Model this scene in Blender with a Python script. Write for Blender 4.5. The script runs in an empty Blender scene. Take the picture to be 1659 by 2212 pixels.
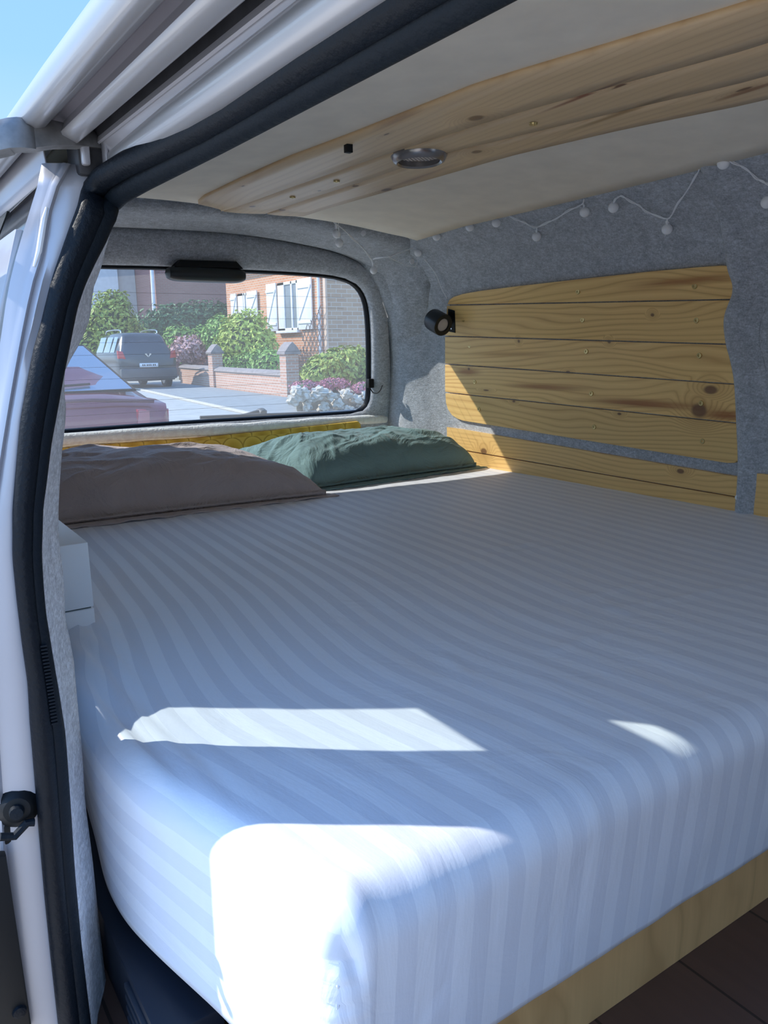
import bpy, bmesh, math, random
from mathutils import Vector, Matrix, noise
random.seed(7)
C = bpy.context.scene.collection
SC = bpy.context.scene

# ------------------------------------------------------------------ camera
F_PX, CX, CY = 1690.0, 829.5, 1106.0
def _r(u, v): return Vector(((u-CX)/F_PX, (v-CY)/F_PX, 1.0))
Yc = _r(-330, 765).normalized()
Xc = _r(3411, 705); Xc = (Xc - Yc*Xc.dot(Yc)).normalized()
Zc = Xc.cross(Yc)
def ray(u, v):
    r = _r(u, v); return Vector((r.dot(Xc), r.dot(Yc), r.dot(Zc)))
# survey helpers: where a sight line meets a real plane of the van / street
def PX(u, v, x): r = ray(u, v); return r*(x/r.x)
def PY(u, v, y): r = ray(u, v); return r*(y/r.y)
def PZ(u, v, z): r = ray(u, v); return r*(z/r.z)
def PREAR(u, v, off=0.0):
    r = ray(u, v); return r*((2.4875+off)/(r.y+.25*r.z))
def interp(tab, t):
    if t <= tab[0][0]: return tab[0][1]
    for (a, b), (c, d) in zip(tab, tab[1:]):
        if t <= c: return b+(d-b)*(t-a)/(c-a)
    return tab[-1][1]
WT = [(-.8, 1.80), (-.43, 1.815), (-.25, 1.812), (-.1, 1.80), (0, 1.785), (.1, 1.752), (.2, 1.692), (.27, 1.63), (.33, 1.55), (.37, 1.46), (.40, 1.36)]
def W(z): return interp(WT, z)
def PW(u, v, off=0.0):
    r = ray(u, v); x = 1.78
    for _ in range(25): x = W(r.z/r.x*x)-off
    return r*(x/r.x)
def board_z(x, y): return .387-.03*(y-.91)/1.13-.04*((x-.95)/.55)**2
def PB(u, v, off=0.0):
    r = ray(u, v); z = .35
    for _ in range(25):
        p = r*(z/r.z); z = .5*z+.5*(board_z(p.x, p.y)-off)
    return r*(z/r.z)

BED = -.43
FLOOR = -.743
GR = -1.3

cam_d = bpy.data.cameras.new('camera'); cam = bpy.data.objects.new('camera', cam_d); C.objects.link(cam)
cam_d.sensor_fit = 'HORIZONTAL'; cam_d.sensor_width = 36; cam_d.lens = F_PX/1659*36
cam_d.clip_start = .02; cam_d.clip_end = 500
# world vectors of camera right / up / back
Rt = Vector((Xc.x, Yc.x, Zc.x)); Up = -Vector((Xc.y, Yc.y, Zc.y)); Bk = -Vector((Xc.z, Yc.z, Zc.z))
M = Matrix((Rt, Up, Bk)).transposed().to_4x4()
cam.matrix_world = M
SC.camera = cam

# ------------------------------------------------------------------ object helpers
def tag(o, label=None, cat=None, group=None, kind=None):
    if label: o['label'] = label
    if cat: o['category'] = cat
    if group: o['group'] = group
    if kind: o['kind'] = kind
    return o
def empty(name, loc, label, cat, group=None):
    o = bpy.data.objects.new(name, None); C.objects.link(o); o.location = loc
    o.empty_display_size = .1
    return tag(o, label, cat, group)
def link(name, bm, mat, parent=None, smooth=True, ang=35, recalc=True):
    if recalc: bmesh.ops.recalc_face_normals(bm, faces=bm.faces)
    me = bpy.data.meshes.new(name); bm.to_mesh(me); bm.free()
    mats = mat if isinstance(mat, (list, tuple)) else [mat]
    for m in mats: me.materials.append(m)
    if smooth:
        me.polygons.foreach_set('use_smooth', [True]*len(me.polygons))
        me.set_sharp_from_angle(angle=math.radians(ang))
    o = bpy.data.objects.new(name, me); C.objects.link(o)
    if parent is not None:
        o.parent = parent
        o.matrix_parent_inverse = Matrix.Translation(parent_world(parent)).inverted()
    return o
def parent_world(p):
    v = p.location.copy()
    if p.parent is not None: v = v+p.matrix_parent_inverse.translation+parent_world(p.parent)
    return v
def struct(name, bm, mat, parent=None, label=None, **k):
    o = link(name, bm, mat, parent, **k)
    if parent is None: o['kind'] = 'structure'
    if label: o['label'] = label
    return o
def dup_part(o, parent):
    c = o.copy(); C.objects.link(c); c.parent = parent
    c.matrix_parent_inverse = Matrix.Translation(parent_world(parent)).inverted(); return c
def copy_tree(o, parent=None, loc=None):
    c = o.copy(); C.objects.link(c)
    if parent is not None: c.parent = parent
    if loc is not None: c.location = loc
    for ch in list(o.children): copy_tree(ch, c)
    return c

def box(bm, x0, x1, y0, y1, z0, z1, bev=0.0, mi=0, seg=2):
    vs = [bm.verts.new((x, y, z)) for x in (x0, x1) for y in (y0, y1) for z in (z0, z1)]
    fs = [(0, 1, 3, 2), (4, 6, 7, 5), (0, 4, 5, 1), (2, 3, 7, 6), (0, 2, 6, 4), (1, 5, 7, 3)]
    faces = [bm.faces.new([vs[i] for i in f]) for f in fs]
    for f in faces: f.material_index = mi
    if bev > 0:
        ed = list({e for f in faces for e in f.edges})
        bmesh.ops.bevel(bm, geom=ed, offset=bev, segments=seg, affect='EDGES', profile=.5)
    return bm
def bmx(*a, **k): return box(bmesh.new(), *a, **k)
def prism(bm, pts, vec, bev=0.0, mi=0):
    """polygon pts (3D) extruded by vec"""
    vec = Vector(vec)
    a = [bm.verts.new(p) for p in pts]; b = [bm.verts.new(Vector(p)+vec) for p in pts]
    n = len(a)
    fs = [bm.faces.new(a), bm.faces.new(b[::-1])]
    for i in range(n): fs.append(bm.faces.new((a[i], b[i], b[(i+1) % n], a[(i+1) % n])))
    for f in fs: f.material_index = mi
    if bev > 0:
        ed = [e for e in fs[0].edges]+[e for e in fs[1].edges]
        bmesh.ops.bevel(bm, geom=list(set(ed)), offset=bev, segments=2, affect='EDGES', profile=.5)
    return bm
def catmull(pts, n):
    pts = [Vector(p) for p in pts]; out = []
    for i in range(len(pts)-1):
        p0 = pts[max(i-1, 0)]; p1 = pts[i]; p2 = pts[i+1]; p3 = pts[min(i+2, len(pts)-1)]
        for k in range(n):
            t = k/n
            out.append(.5*((2*p1)+(p2-p0)*t+(2*p0-5*p1+4*p2-p3)*t*t+(3*p1-p0-3*p2+p3)*t**3))
    out.append(pts[-1]); return out
def tube(bm, pts, r, seg=10, cap=True, mi=0, ry=None, upv=None):
    pts = [Vector(p) for p in pts]; rings = []; prev = None
    for i, p in enumerate(pts):
        t = (pts[min(i+1, len(pts)-1)]-pts[max(i-1, 0)]).normalized()
        if upv is not None: up = Vector(upv)
        elif prev is None: up = Vector((0, 0, 1)) if abs(t.z) < .9 else Vector((0, 1, 0))
        else: up = prev
        a = (up-t*up.dot(t)).normalized(); b = t.cross(a); prev = a
        rr = r[i] if isinstance(r, (list, tuple)) else r
        r2 = rr if ry is None else rr*ry
        rings.append([bm.verts.new(p+a*rr*math.cos(q)+b*r2*math.sin(q)) for q in [2*math.pi*k/seg for k in range(seg)]])
    for A, B in zip(rings, rings[1:]):
        for k in range(seg):
            f = bm.faces.new((A[k], A[(k+1) % seg], B[(k+1) % seg], B[k])); f.material_index = mi
    if cap:
        f = bm.faces.new(rings[0][::-1]); f.material_index = mi
        f = bm.faces.new(rings[-1]); f.material_index = mi
    return bm
def lathe(bm, prof, org, axis, seg=24, mi=0, caps=True):
    """prof = [(radius, height)] about axis from org"""
    ax = Vector(axis).normalized(); u = ax.orthogonal().normalized(); w = ax.cross(u); org = Vector(org)
    rings = []
    for r, h in prof:
        if r < 1e-6: rings.append([bm.verts.new(org+ax*h)])
        else: rings.append([bm.verts.new(org+ax*h+(u*math.cos(t)+w*math.sin(t))*r) for t in [2*math.pi*k/seg for k in range(seg)]])
    for A, B in zip(rings, rings[1:]):
        for k in range(seg):
            k2 = (k+1) % seg
            if len(A) == 1 and len(B) == 1: continue
            if len(A) == 1: f = bm.faces.new((A[0], B[k], B[k2]))
            elif len(B) == 1: f = bm.faces.new((A[k], B[0], A[k2]))
            else: f = bm.faces.new((A[k], B[k], B[k2], A[k2]))
            f.material_index = mi
    if not caps: return bm
    if len(rings[0]) > 1: bm.faces.new(rings[0][::-1]).material_index = mi
    if len(rings[-1]) > 1: bm.faces.new(rings[-1]).material_index = mi
    return bm
def gridmesh(bm, rows, mi=0, close=False):
    V = [[bm.verts.new(p) for p in r] for r in rows]
    for A, B in zip(V, V[1:]):
        n = len(A)
        for k in range(n if close else n-1):
            f = bm.faces.new((A[k], A[(k+1) % n], B[(k+1) % n], B[k])); f.material_index = mi
    return V
def solid(o, t, off=-1.0):
    m = o.modifiers.new('thickness', 'SOLIDIFY'); m.thickness = t; m.offset = off; return o
def subsurf(o, n=1):
    m = o.modifiers.new('smooth', 'SUBSURF'); m.levels = n; m.render_levels = n; return o

# ------------------------------------------------------------------ materials
def newmat(name):
    m = bpy.data.materials.new(name); m.use_nodes = True
    nt = m.node_tree; b = nt.nodes['Principled BSDF']
    return m, nt, b
def N(nt, t, **k):
    n = nt.nodes.new(t)
    for a, v in k.items(): setattr(n, a, v)
    return n
def L(nt, a, b): nt.links.new(a, b)
def setin(b, **k):
    for a, v in k.items():
        a = a.replace('_', ' ')
        if a in b.inputs: b.inputs[a].default_value = v
def rgb(c): return (c[0], c[1], c[2], 1)
def coords(nt, scale=(1, 1, 1), kind='Object', rot=(0, 0, 0)):
    tc = N(nt, 'ShaderNodeTexCoord'); mp = N(nt, 'ShaderNodeMapping'); mp.inputs['Scale'].default_value = scale; mp.inputs['Rotation'].default_value = rot
    L(nt, tc.outputs[kind], mp.inputs['Vector']); return mp.outputs['Vector']
def noise_t(nt, vec, scale, detail=4, rough=.55, dist=0):
    n = N(nt, 'ShaderNodeTexNoise'); n.inputs['Scale'].default_value = scale; n.inputs['Detail'].default_value = detail
    n.inputs['Roughness'].default_value = rough; n.inputs['Distortion'].default_value = dist
    L(nt, vec, n.inputs['Vector']); return n.outputs['Fac']
def ramp(nt, fac, stops):
    r = N(nt, 'ShaderNodeValToRGB'); e = r.color_ramp.elements
    while len(e) < len(stops): e.new(.5)
    for i, (p, c) in enumerate(stops): e[i].position = p; e[i].color = rgb(c)
    L(nt, fac, r.inputs['Fac']); return r.outputs['Color']
def mathn(nt, op, a, b=None):
    n = N(nt, 'ShaderNodeMath', operation=op)
    for i, v in enumerate((a, b)):
        if v is None: continue
        if isinstance(v, (int, float)): n.inputs[i].default_value = v
        else: L(nt, v, n.inputs[i])
    return n.outputs[0]
def bump(nt, b, h, strength=.3, dist=.01):
    n = N(nt, 'ShaderNodeBump'); n.inputs['Strength'].default_value = strength; n.inputs['Distance'].default_value = dist
    L(nt, h, n.inputs['Height']); L(nt, n.outputs['Normal'], b.inputs['Normal'])
def mixc(nt, fac, a, b, mode='MIX'):
    n = N(nt, 'ShaderNodeMix', data_type='RGBA', blend_type=mode)
    for i, v in ((0, fac), (6, a), (7, b)):
        if isinstance(v, (int, float)): n.inputs[i].default_value = v
        elif isinstance(v, tuple): n.inputs[i].default_value = rgb(v)
        else: L(nt, v, n.inputs[i])
    return n.outputs[2]
def plain(name, c, rough=.5, metal=0, coat=0, spec=.5, var=0.06, vs=6, bs=0, bscale=80):
    m, nt, b = newmat(name); setin(b, Roughness=rough, Metallic=metal, Coat_Weight=coat, Specular_IOR_Level=spec)
    v = coords(nt); f = noise_t(nt, v, vs, 3)
    L(nt, ramp(nt, f, [(.3, [x*(1-var) for x in c]), (.7, [min(1, x*(1+var)) for x in c])]), b.inputs['Base Color'])
    if bs: bump(nt, b, noise_t(nt, v, bscale, 3), bs, .004)
    return m
def felt(name, c, var=.42):
    m, nt, b = newmat(name); setin(b, Roughness=1.0, Specular_IOR_Level=.1, Sheen_Weight=.25, Sheen_Roughness=.6)
    v = coords(nt); f1 = noise_t(nt, v, 260, 4, .7); f2 = noise_t(nt, v, 26, 5, .65); f3 = noise_t(nt, coords(nt, (1, 1, 2.2)), 75, 4, .7)
    s = mathn(nt, 'ADD', mathn(nt, 'MULTIPLY', f1, .42), mathn(nt, 'ADD', mathn(nt, 'MULTIPLY', f2, .2), mathn(nt, 'MULTIPLY', f3, .38)))
    L(nt, ramp(nt, s, [(.36, [x*(1-var) for x in c]), (.5, c), (.64, [x*(1+var*1.3) for x in c])]), b.inputs['Base Color'])
    bump(nt, b, s, .55, .006); return m
def wood(name, light, dark, grain_axis='Y', cross='Z', freq=55, knots=(), stretch=.05, warp=1.0, contrast=1.0, knotc=(.16, .07, .035), rough=.42, coat=.15, streak=None):
    """softwood boards: grain along one axis, ring lines across, elongated knots at surveyed spots"""
    m, nt, b = newmat(name); setin(b, Roughness=rough, Coat_Weight=coat, Coat_Roughness=.3)
    tc = N(nt, 'ShaderNodeTexCoord'); oi = N(nt, 'ShaderNodeObjectInfo')
    P = tc.outputs['Object']
    off = N(nt, 'ShaderNodeVectorMath', operation='SCALE'); cr = N(nt, 'ShaderNodeCombineXYZ')
    for i in range(3): L(nt, oi.outputs['Random'], cr.inputs[i])
    off.inputs['Scale'].default_value = 9.0; L(nt, cr.outputs[0], off.inputs[0])
    add = N(nt, 'ShaderNodeVectorMath', operation='ADD'); L(nt, P, add.inputs[0]); L(nt, off.outputs[0], add.inputs[1])
    mp = N(nt, 'ShaderNodeMapping'); ax = 'XYZ'.index(grain_axis); sc = [1, 1, 1]; sc[ax] = stretch*4
    mp.inputs['Scale'].default_value = sc; L(nt, add.outputs[0], mp.inputs['Vector'])
    wv = noise_t(nt, mp.outputs['Vector'], 5.0, 2, .5, .4)
    sep = N(nt, 'ShaderNodeSeparateXYZ'); L(nt, P, sep.inputs[0])
    ph = mathn(nt, 'ADD', mathn(nt, 'MULTIPLY', sep.outputs['XYZ'.index(cross)], freq), mathn(nt, 'MULTIPLY', wv, 9.0*warp))
    ph = mathn(nt, 'ADD', ph, mathn(nt, 'MULTIPLY', oi.outputs['Random'], 40.0))
    kmask = None; halo = None
    for (k, r, el) in knots:
        s = N(nt, 'ShaderNodeVectorMath', operation='SUBTRACT'); L(nt, P, s.inputs[0]); s.inputs[1].default_value = k
        q = N(nt, 'ShaderNodeVectorMath', operation='MULTIPLY'); L(nt, s.outputs[0], q.inputs[0]); vv = [1/r]*3; vv[ax] /= el; q.inputs[1].default_value = vv
        ln = N(nt, 'ShaderNodeVectorMath', operation='LENGTH'); L(nt, q.outputs[0], ln.inputs[0]); d = ln.outputs['Value']
        mr = N(nt, 'ShaderNodeMapRange', interpolation_type='SMOOTHSTEP'); L(nt, d, mr.inputs[0])
        for i, x in ((1, 1.15), (2, .6), (3, 0), (4, 1)): mr.inputs[i].default_value = x
        kmask = mr.outputs[0] if kmask is None else mathn(nt, 'MAXIMUM', kmask, mr.outputs[0])
        h = N(nt, 'ShaderNodeMapRange', interpolation_type='SMOOTHSTEP'); L(nt, d, h.inputs[0])
        for i, x in ((1, 4.0), (2, 0.), (3, 0), (4, 1)): h.inputs[i].default_value = x
        halo = h.outputs[0] if halo is None else mathn(nt, 'MAXIMUM', halo, h.outputs[0])
    if halo is not None: ph = mathn(nt, 'ADD', ph, mathn(nt, 'MULTIPLY', halo, 5.0))
    saw = mathn(nt, 'FRACT', ph)
    fine = N(nt, 'ShaderNodeMapping'); sf = [220, 220, 220]; sf[ax] = 5; fine.inputs['Scale'].default_value = sf; L(nt, add.outputs[0], fine.inputs['Vector'])
    fn = noise_t(nt, fine.outputs['Vector'], 1.0, 3, .6)
    bl = noise_t(nt, mp.outputs['Vector'], 9, 2, .5)
    ringc = ramp(nt, saw, [(0, dark), (.16, [d+(l-d)*.7 for l, d in zip(light, dark)]), (.6, light), (.88, [d+(l-d)*.55 for l, d in zip(light, dark)]), (1.0, dark)])
    amt = mathn(nt, 'MULTIPLY', mathn(nt, 'ADD', bl, .15), contrast)
    col = mixc(nt, amt, tuple(light), ringc)
    col = mixc(nt, mathn(nt, 'MULTIPLY', fn, .28), col, tuple([d*.9 for d in dark]))
    if streak:
        for (k, wdt, ln_, c) in streak:
            s = N(nt, 'ShaderNodeVectorMath', operation='SUBTRACT'); L(nt, P, s.inputs[0]); s.inputs[1].default_value = k
            q = N(nt, 'ShaderNodeVectorMath', operation='MULTIPLY'); L(nt, s.outputs[0], q.inputs[0]); vv = [1/wdt]*3; vv[ax] = 1/ln_; q.inputs[1].default_value = vv
            le = N(nt, 'ShaderNodeVectorMath', operation='LENGTH'); L(nt, q.outputs[0], le.inputs[0])
            mr = N(nt, 'ShaderNodeMapRange', interpolation_type='SMOOTHSTEP'); L(nt, le.outputs['Value'], mr.inputs[0])
            for i, x in ((1, 1.), (2, .1), (3, 0), (4, 1.0)): mr.inputs[i].default_value = x
            col = mixc(nt, mathn(nt, 'MULTIPLY', mr.outputs[0], mathn(nt, 'ADD', fn, .45)), col, tuple(c))
    if kmask is not None:
        col = mixc(nt, mathn(nt, 'MULTIPLY', halo, .35), col, tuple([d*.8 for d in dark]))
        col = mixc(nt, mathn(nt, 'MULTIPLY', kmask, .85), col, tuple(knotc))
    tint = mathn(nt, 'ADD', mathn(nt, 'MULTIPLY', oi.outputs['Random'], .16), .92)
    mul = N(nt, 'ShaderNodeVectorMath', operation='SCALE'); L(nt, col, mul.inputs[0]); L(nt, tint, mul.inputs['Scale'])
    L(nt, mul.outputs[0], b.inputs['Base Color'])
    bump(nt, b, mathn(nt, 'ADD', saw, fn), .06, .002)
    return m
def glass(name, tint=(.93, .96, .95), refl=.08, rough=0.0, haze=0.0):
    m = bpy.data.materials.new(name); m.use_nodes = True; nt = m.node_tree; nt.nodes.clear()
    o = N(nt, 'ShaderNodeOutputMaterial'); t = N(nt, 'ShaderNodeBsdfTransparent'); t.inputs[0].default_value = rgb(tint)
    g = N(nt, 'ShaderNodeBsdfGlossy'); g.inputs['Roughness'].default_value = rough
    lw = N(nt, 'ShaderNodeLayerWeight'); lw.inputs[0].default_value = .5
    f = mathn(nt, 'ADD', mathn(nt, 'MULTIPLY', mathn(nt, 'POWER', lw.outputs['Facing'], 4.0), .85), refl)
    mx = N(nt, 'ShaderNodeMixShader'); L(nt, f, mx.inputs[0]); L(nt, t.outputs[0], mx.inputs[1]); L(nt, g.outputs[0], mx.inputs[2])
    if haze:  # milky haze put into the pane as a translucent white mix
        tl = N(nt, 'ShaderNodeBsdfTranslucent'); tl.inputs[0].default_value = (.9, .92, .92, 1); m2 = N(nt, 'ShaderNodeMixShader')
        dv = noise_t(nt, coords(nt), 3.0, 4); L(nt, mathn(nt, 'MULTIPLY', mathn(nt, 'ADD', dv, .5), haze), m2.inputs[0])
        L(nt, mx.outputs[0], m2.inputs[1]); L(nt, tl.outputs[0], m2.inputs[2]); mx = m2
    L(nt, mx.outputs[0], o.inputs[0]); return m
def brick(name, c1, c2, mortar, sx, sy, sz=None, kind='wallX', var=.12):
    m, nt, b = newmat(name); setin(b, Roughness=.9, Specular_IOR_Level=.2)
    tc = N(nt, 'ShaderNodeTexCoord'); sp = N(nt, 'ShaderNodeSeparateXYZ'); cb = N(nt, 'ShaderNodeCombineXYZ')
    L(nt, tc.outputs['Object'], sp.inputs[0])
    L(nt, sp.outputs[1 if kind == 'wallX' else 0], cb.inputs[0]); L(nt, sp.outputs[2], cb.inputs[1])
    bt = N(nt, 'ShaderNodeTexBrick'); L(nt, cb.outputs[0], bt.inputs['Vector'])
    bt.inputs['Color1'].default_value = rgb(c1); bt.inputs['Color2'].default_value = rgb(c2); bt.inputs['Mortar'].default_value = rgb(mortar)
    bt.inputs['Scale'].default_value = 1.0; bt.inputs['Brick Width'].default_value = sx; bt.inputs['Row Height'].default_value = sy; bt.inputs['Mortar Size'].default_value = .012
    f = noise_t(nt, tc.outputs['Object'], 1.5, 4)
    col = mixc(nt, var, bt.outputs['Color'], ramp(nt, f, [(.3, [x*.55 for x in c1]), (.7, [min(1, x*1.3) for x in c2])]))
    L(nt, col, b.inputs['Base Color']); bump(nt, b, bt.outputs['Fac'], -.3, .01); return m

FELT = felt('grey_felt', (.43, .45, .475))
FELT_D = felt('grey_felt_trim', (.48, .495, .52))
SILVER = plain('silver_paint', (.42, .42, .455), .36, .3, .4, var=.03)
SILVER_L = plain('pale_silver_paint', (.47, .47, .485), .33, .5, .5, var=.03)
RUBBER = plain('black_rubber', (.0035, .006, .010), .5, 0, 0, .22, bs=.25, bscale=220)
RUBBER_M = plain('dark_rubber', (.005, .009, .014), .6, spec=.22, bs=.3, bscale=160)
BLACKP = plain('black_plastic', (.006, .007, .008), .55, spec=.3)
GREYP = plain('grey_plastic', (.10, .105, .11), .5)
DARKTRK = plain('dark_track_metal', (.035, .035, .04), .5, .3, var=.4, vs=40)  # dark mottled metal for the track channel and its end plate
CHROME = plain('bright_metal', (.75, .75, .76), .2, .9)
WHITEP = plain('white_plastic', (.82, .82, .82), .4)
BULB = plain('frosted_white_bulb', (.97, .97, .98), .35)
WIRE = plain('clear_white_wire', (.86, .87, .88), .4)
BRASS = plain('brass_screw', (.62, .47, .20), .35, .6)
WHITEL = plain('white_lacquer', (.93, .93, .94), .35, var=.01)
FLEECE = plain('cream_fleece', (.96, .91, .82), 1.0, spec=.1, bs=.8, bscale=140, var=.1, vs=60)
CEIL = plain('ply_ceiling', (.92, .82, .66), .75, var=.05, vs=14)
DARKUND = plain('near_black_underbed', (.012, .013, .020), .8)  # near-black tone for the panels under the bed
TEAL = plain('teal_fabric', (.01, .12, .13), .7)
GLASS = glass('rear_glass', (.95, .97, .97), .06, haze=.08)
SGLASS = glass('side_glass', (.80, .90, .87), .10)
CARGLASS = plain('dark_car_glass', (.015, .022, .028), .06, 0, .5, .8, var=.02)

# sheet: satin stripes follow the cloth (uv.x is arc length across it)
def sheet_mat():
    m, nt, b = newmat('white_satin_stripe_sheet')
    uv = N(nt, 'ShaderNodeUVMap'); sp = N(nt, 'ShaderNodeSeparateXYZ'); L(nt, uv.outputs[0], sp.inputs[0])
    fr = mathn(nt, 'FRACT', mathn(nt, 'MULTIPLY', sp.outputs[0], 1/.041))
    st = mathn(nt, 'GREATER_THAN', fr, .5)
    L(nt, mixc(nt, st, (.755, .775, .84), (.845, .865, .918)), b.inputs['Base Color'])
    L(nt, mathn(nt, 'ADD', mathn(nt, 'MULTIPLY', st, -.15), .62), b.inputs['Roughness'])
    setin(b, Specular_IOR_Level=.35, Sheen_Weight=.1)
    mp = N(nt, 'ShaderNodeMapping'); mp.inputs['Scale'].default_value = (14, 3, 1); L(nt, uv.outputs[0], mp.inputs[0])
    f1 = noise_t(nt, mp.outputs[0], 1.0, 5, .6, .6)
    f2 = noise_t(nt, uv.outputs[0], 9, 3, .5, 1.2); f3 = noise_t(nt, uv.outputs[0], 420, 2, .5)
    h = mathn(nt, 'ADD', mathn(nt, 'MULTIPLY', f1, .4), mathn(nt, 'ADD', mathn(nt, 'MULTIPLY', f2, .5), mathn(nt, 'MULTIPLY', f3, .02)))
    bump(nt, b, h, .35, .012); return m
SHEET = sheet_mat()
def cloth(name, c, wr=1.0):
    m, nt, b = newmat(name); setin(b, Roughness=.85, Specular_IOR_Level=.2, Sheen_Weight=.15)
    v = coords(nt); f = noise_t(nt, v, 7, 5, .62, 1.4); r = N(nt, 'ShaderNodeTexNoise', noise_type='RIDGED_MULTIFRACTAL')
    r.inputs['Scale'].default_value = 5.5; r.inputs['Detail'].default_value = 3; r.inputs['Distortion'].default_value = .8
    L(nt, v, r.inputs['Vector'])
    h = mathn(nt, 'ADD', f, mathn(nt, 'MULTIPLY', r.outputs['Fac'], .22))
    L(nt, ramp(nt, f, [(.3, [x*.92 for x in c]), (.7, [x*1.06 for x in c])]), b.inputs['Base Color'])
    bump(nt, b, h, .55*wr, .03); return m
TAUPE = cloth('taupe_cotton', (.50, .42, .40))
GREEN = cloth('dark_green_cotton', (.19, .30, .30))
def scales_mat():
    m, nt, b = newmat('yellow_scallop_fabric'); setin(b, Roughness=.8)
    tc = N(nt, 'ShaderNodeTexCoord'); sp = N(nt, 'ShaderNodeSeparateXYZ'); L(nt, tc.outputs['Object'], sp.inputs[0])
    u = mathn(nt, 'MULTIPLY', sp.outputs[0], 1/.075); w = mathn(nt, 'MULTIPLY', sp.outputs[2], 1/.0375)
    row = mathn(nt, 'FLOOR', w); sh = mathn(nt, 'MULTIPLY', mathn(nt, 'MODULO', row, 2.0), .5)
    fu = mathn(nt, 'SUBTRACT', mathn(nt, 'FRACT', mathn(nt, 'ADD', u, sh)), .5); fw = mathn(nt, 'FRACT', w)
    d = mathn(nt, 'SQRT', mathn(nt, 'ADD', mathn(nt, 'POWER', mathn(nt, 'ABSOLUTE', fu), 2.0), mathn(nt, 'POWER', mathn(nt, 'MULTIPLY', fw, .5), 2.0)))
    L(nt, ramp(nt, d, [(0, (.62, .34, .04)), (.3, (.82, .50, .07)), (.47, (.92, .62, .12)), (.5, (.5, .26, .03)), (.56, (.86, .56, .10))]), b.inputs['Base Color'])
    return m
YELLOW = scales_mat()

# ------------------------------------------------------------------ the van: outer shell
van = empty('camper_van', (1.0, 1.2, GR), 'silver camper van with its side door slid open, seen from the doorway', 'van')
Y0, Y1 = -1.2, 2.52            # front and rear ends of the modelled shell
# px track of the door rubber (outer edge, inner edge), the felt trim edge and the sheet-metal ridges
OUT = [(225, 368), (190, 403), (163, 464), (136, 539), (108, 620), (86, 712), (69, 772), (43, 917), (27, 1098), (27, 1203), (34, 1279), (47, 1387), (60, 1477), (64, 1553), (74, 1670), (84, 1794), (96, 1932), (110, 2070), (126, 2212), (142, 2360)]
INN = [(290, 390), (271, 410), (254, 451), (230, 505), (203, 559), (183, 603), (163, 664), (146, 750), (134, 808), (108, 953), (90, 1098), (87, 1206), (95, 1315), (112, 1423), (125, 1500), (138, 1588), (148, 1726), (158, 1881), (172, 2036), (193, 2212), (210, 2360)]
TRM = [(290, 396), (273, 427), (247, 475), (227, 542), (220, 576), (200, 627), (198, 664), (190, 705), (168, 750), (141, 795), (138, 841), (143, 880), (141, 917), (134, 975), (128, 1062), (126, 1116), (128, 1177), (137, 1242), (141, 1333), (149, 1372), (159, 1423), (166, 1500), (179, 1643), (184, 1732), (200, 1856), (215, 2001), (227, 2105), (245, 2212), (262, 2360)]
def track(tab, y, zs):
    t = sorted(((PY(u, v, y).z, PY(u, v, y).x) for u, v in tab))
    return [Vector((interp(t, z), y, z)) for z in zs]
YS, YT = .755, .862            # seal plane, inner edge of the felt trim
zs = [-.80+.02*i for i in range(49)]
zs = [z for z in zs if z <= .150]+[.155]
so = track(OUT, YS, zs); si = track(INN, YS, zs)
# header line of the opening: px pairs -> cross-section points kept along the van
def HX(u, v, y=YS): p = PY(u, v, y); return (p.x, p.z)
def header_sweep(name, sec, mat, mi=0, y0=Y0, y1=YS, crown=.012, n=14, parent=van):
    """cross-section (x,z) swept along the van; the roof side dips slightly towards the tail"""
    bm = bmesh.new(); rows = []
    for i in range(n+1):
        y = y0+(y1-y0)*i/n; d = crown*max(0, (YS-y))/.45
        rows.append([(x+d*.35, y, z-d*.15) for x, z in sec])
    gridmesh(bm, rows); return link(name, bm, mat, parent, ang=50)
# roof skin: side rail up over the crown to the far side
roofsec = [(.158, .1795), (.150, .1775), (.143, .1795), (.1395, .186), (.142, .197), (.155, .218), (.185, .252), (.24, .30), (.34, .355), (.5, .405), (.75, .435), (.95, .442), (1.2, .432), (1.4, .41), (1.58, .37), (1.70, .28), (1.78, .17)]
bm = bmesh.new(); rows = []
for i in range(25):
    y = Y0+(2.60-Y0)*i/24; d = .012*max(0, YS-y)/.45; dr = -.0*max(0, y-1.6)
    rows.append([(x+d*.35*(1 if x < .5 else 0), y, z-d*.15*(1 if x < .5 else 0)+dr-.035*max(0, (y-2.2)/.4)**2) for x, z in roofsec])
gridmesh(bm, rows); roof = solid(link('roof_skin', bm, SILVER_L, van, ang=60), .002)
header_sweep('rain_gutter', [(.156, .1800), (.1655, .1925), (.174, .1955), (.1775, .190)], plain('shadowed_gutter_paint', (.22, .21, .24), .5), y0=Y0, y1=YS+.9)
header_sweep('drip_rail', [(.1775, .190), (.1715, .1790), (.1725, .1765), (.1845, .1722), (.1870, .1735), (.188, .178)], SILVER_L)
header_sweep('door_track', [(.188, .180), (.193, .193), (.203, .193), (.2065, .178)], DARKTRK)
header_sweep('track_lip', [(.2065, .186), (.2045, .1772), (.2062, .1760), (.2082, .1785)], SILVER)
header_sweep('door_header', [(.2075, .1785), (.2105, .1720), (.2125, .1680), (.2150, .1660), (.2110, .1590), (.2150, .1545), (.2210, .1535), (.226, .157)], SILVER)
# rolled edge of the header
bm = bmesh.new()
c0 = [Vector((.2195-.0*i, YS-.02-(YS-Y0-.02)*i/14, .1625-.0015*i/14)) for i in range(15)]
tube(bm, c0, [.0105]+[.0125]*14, 12); link('header_roll', bm, SILVER_L, van)
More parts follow.
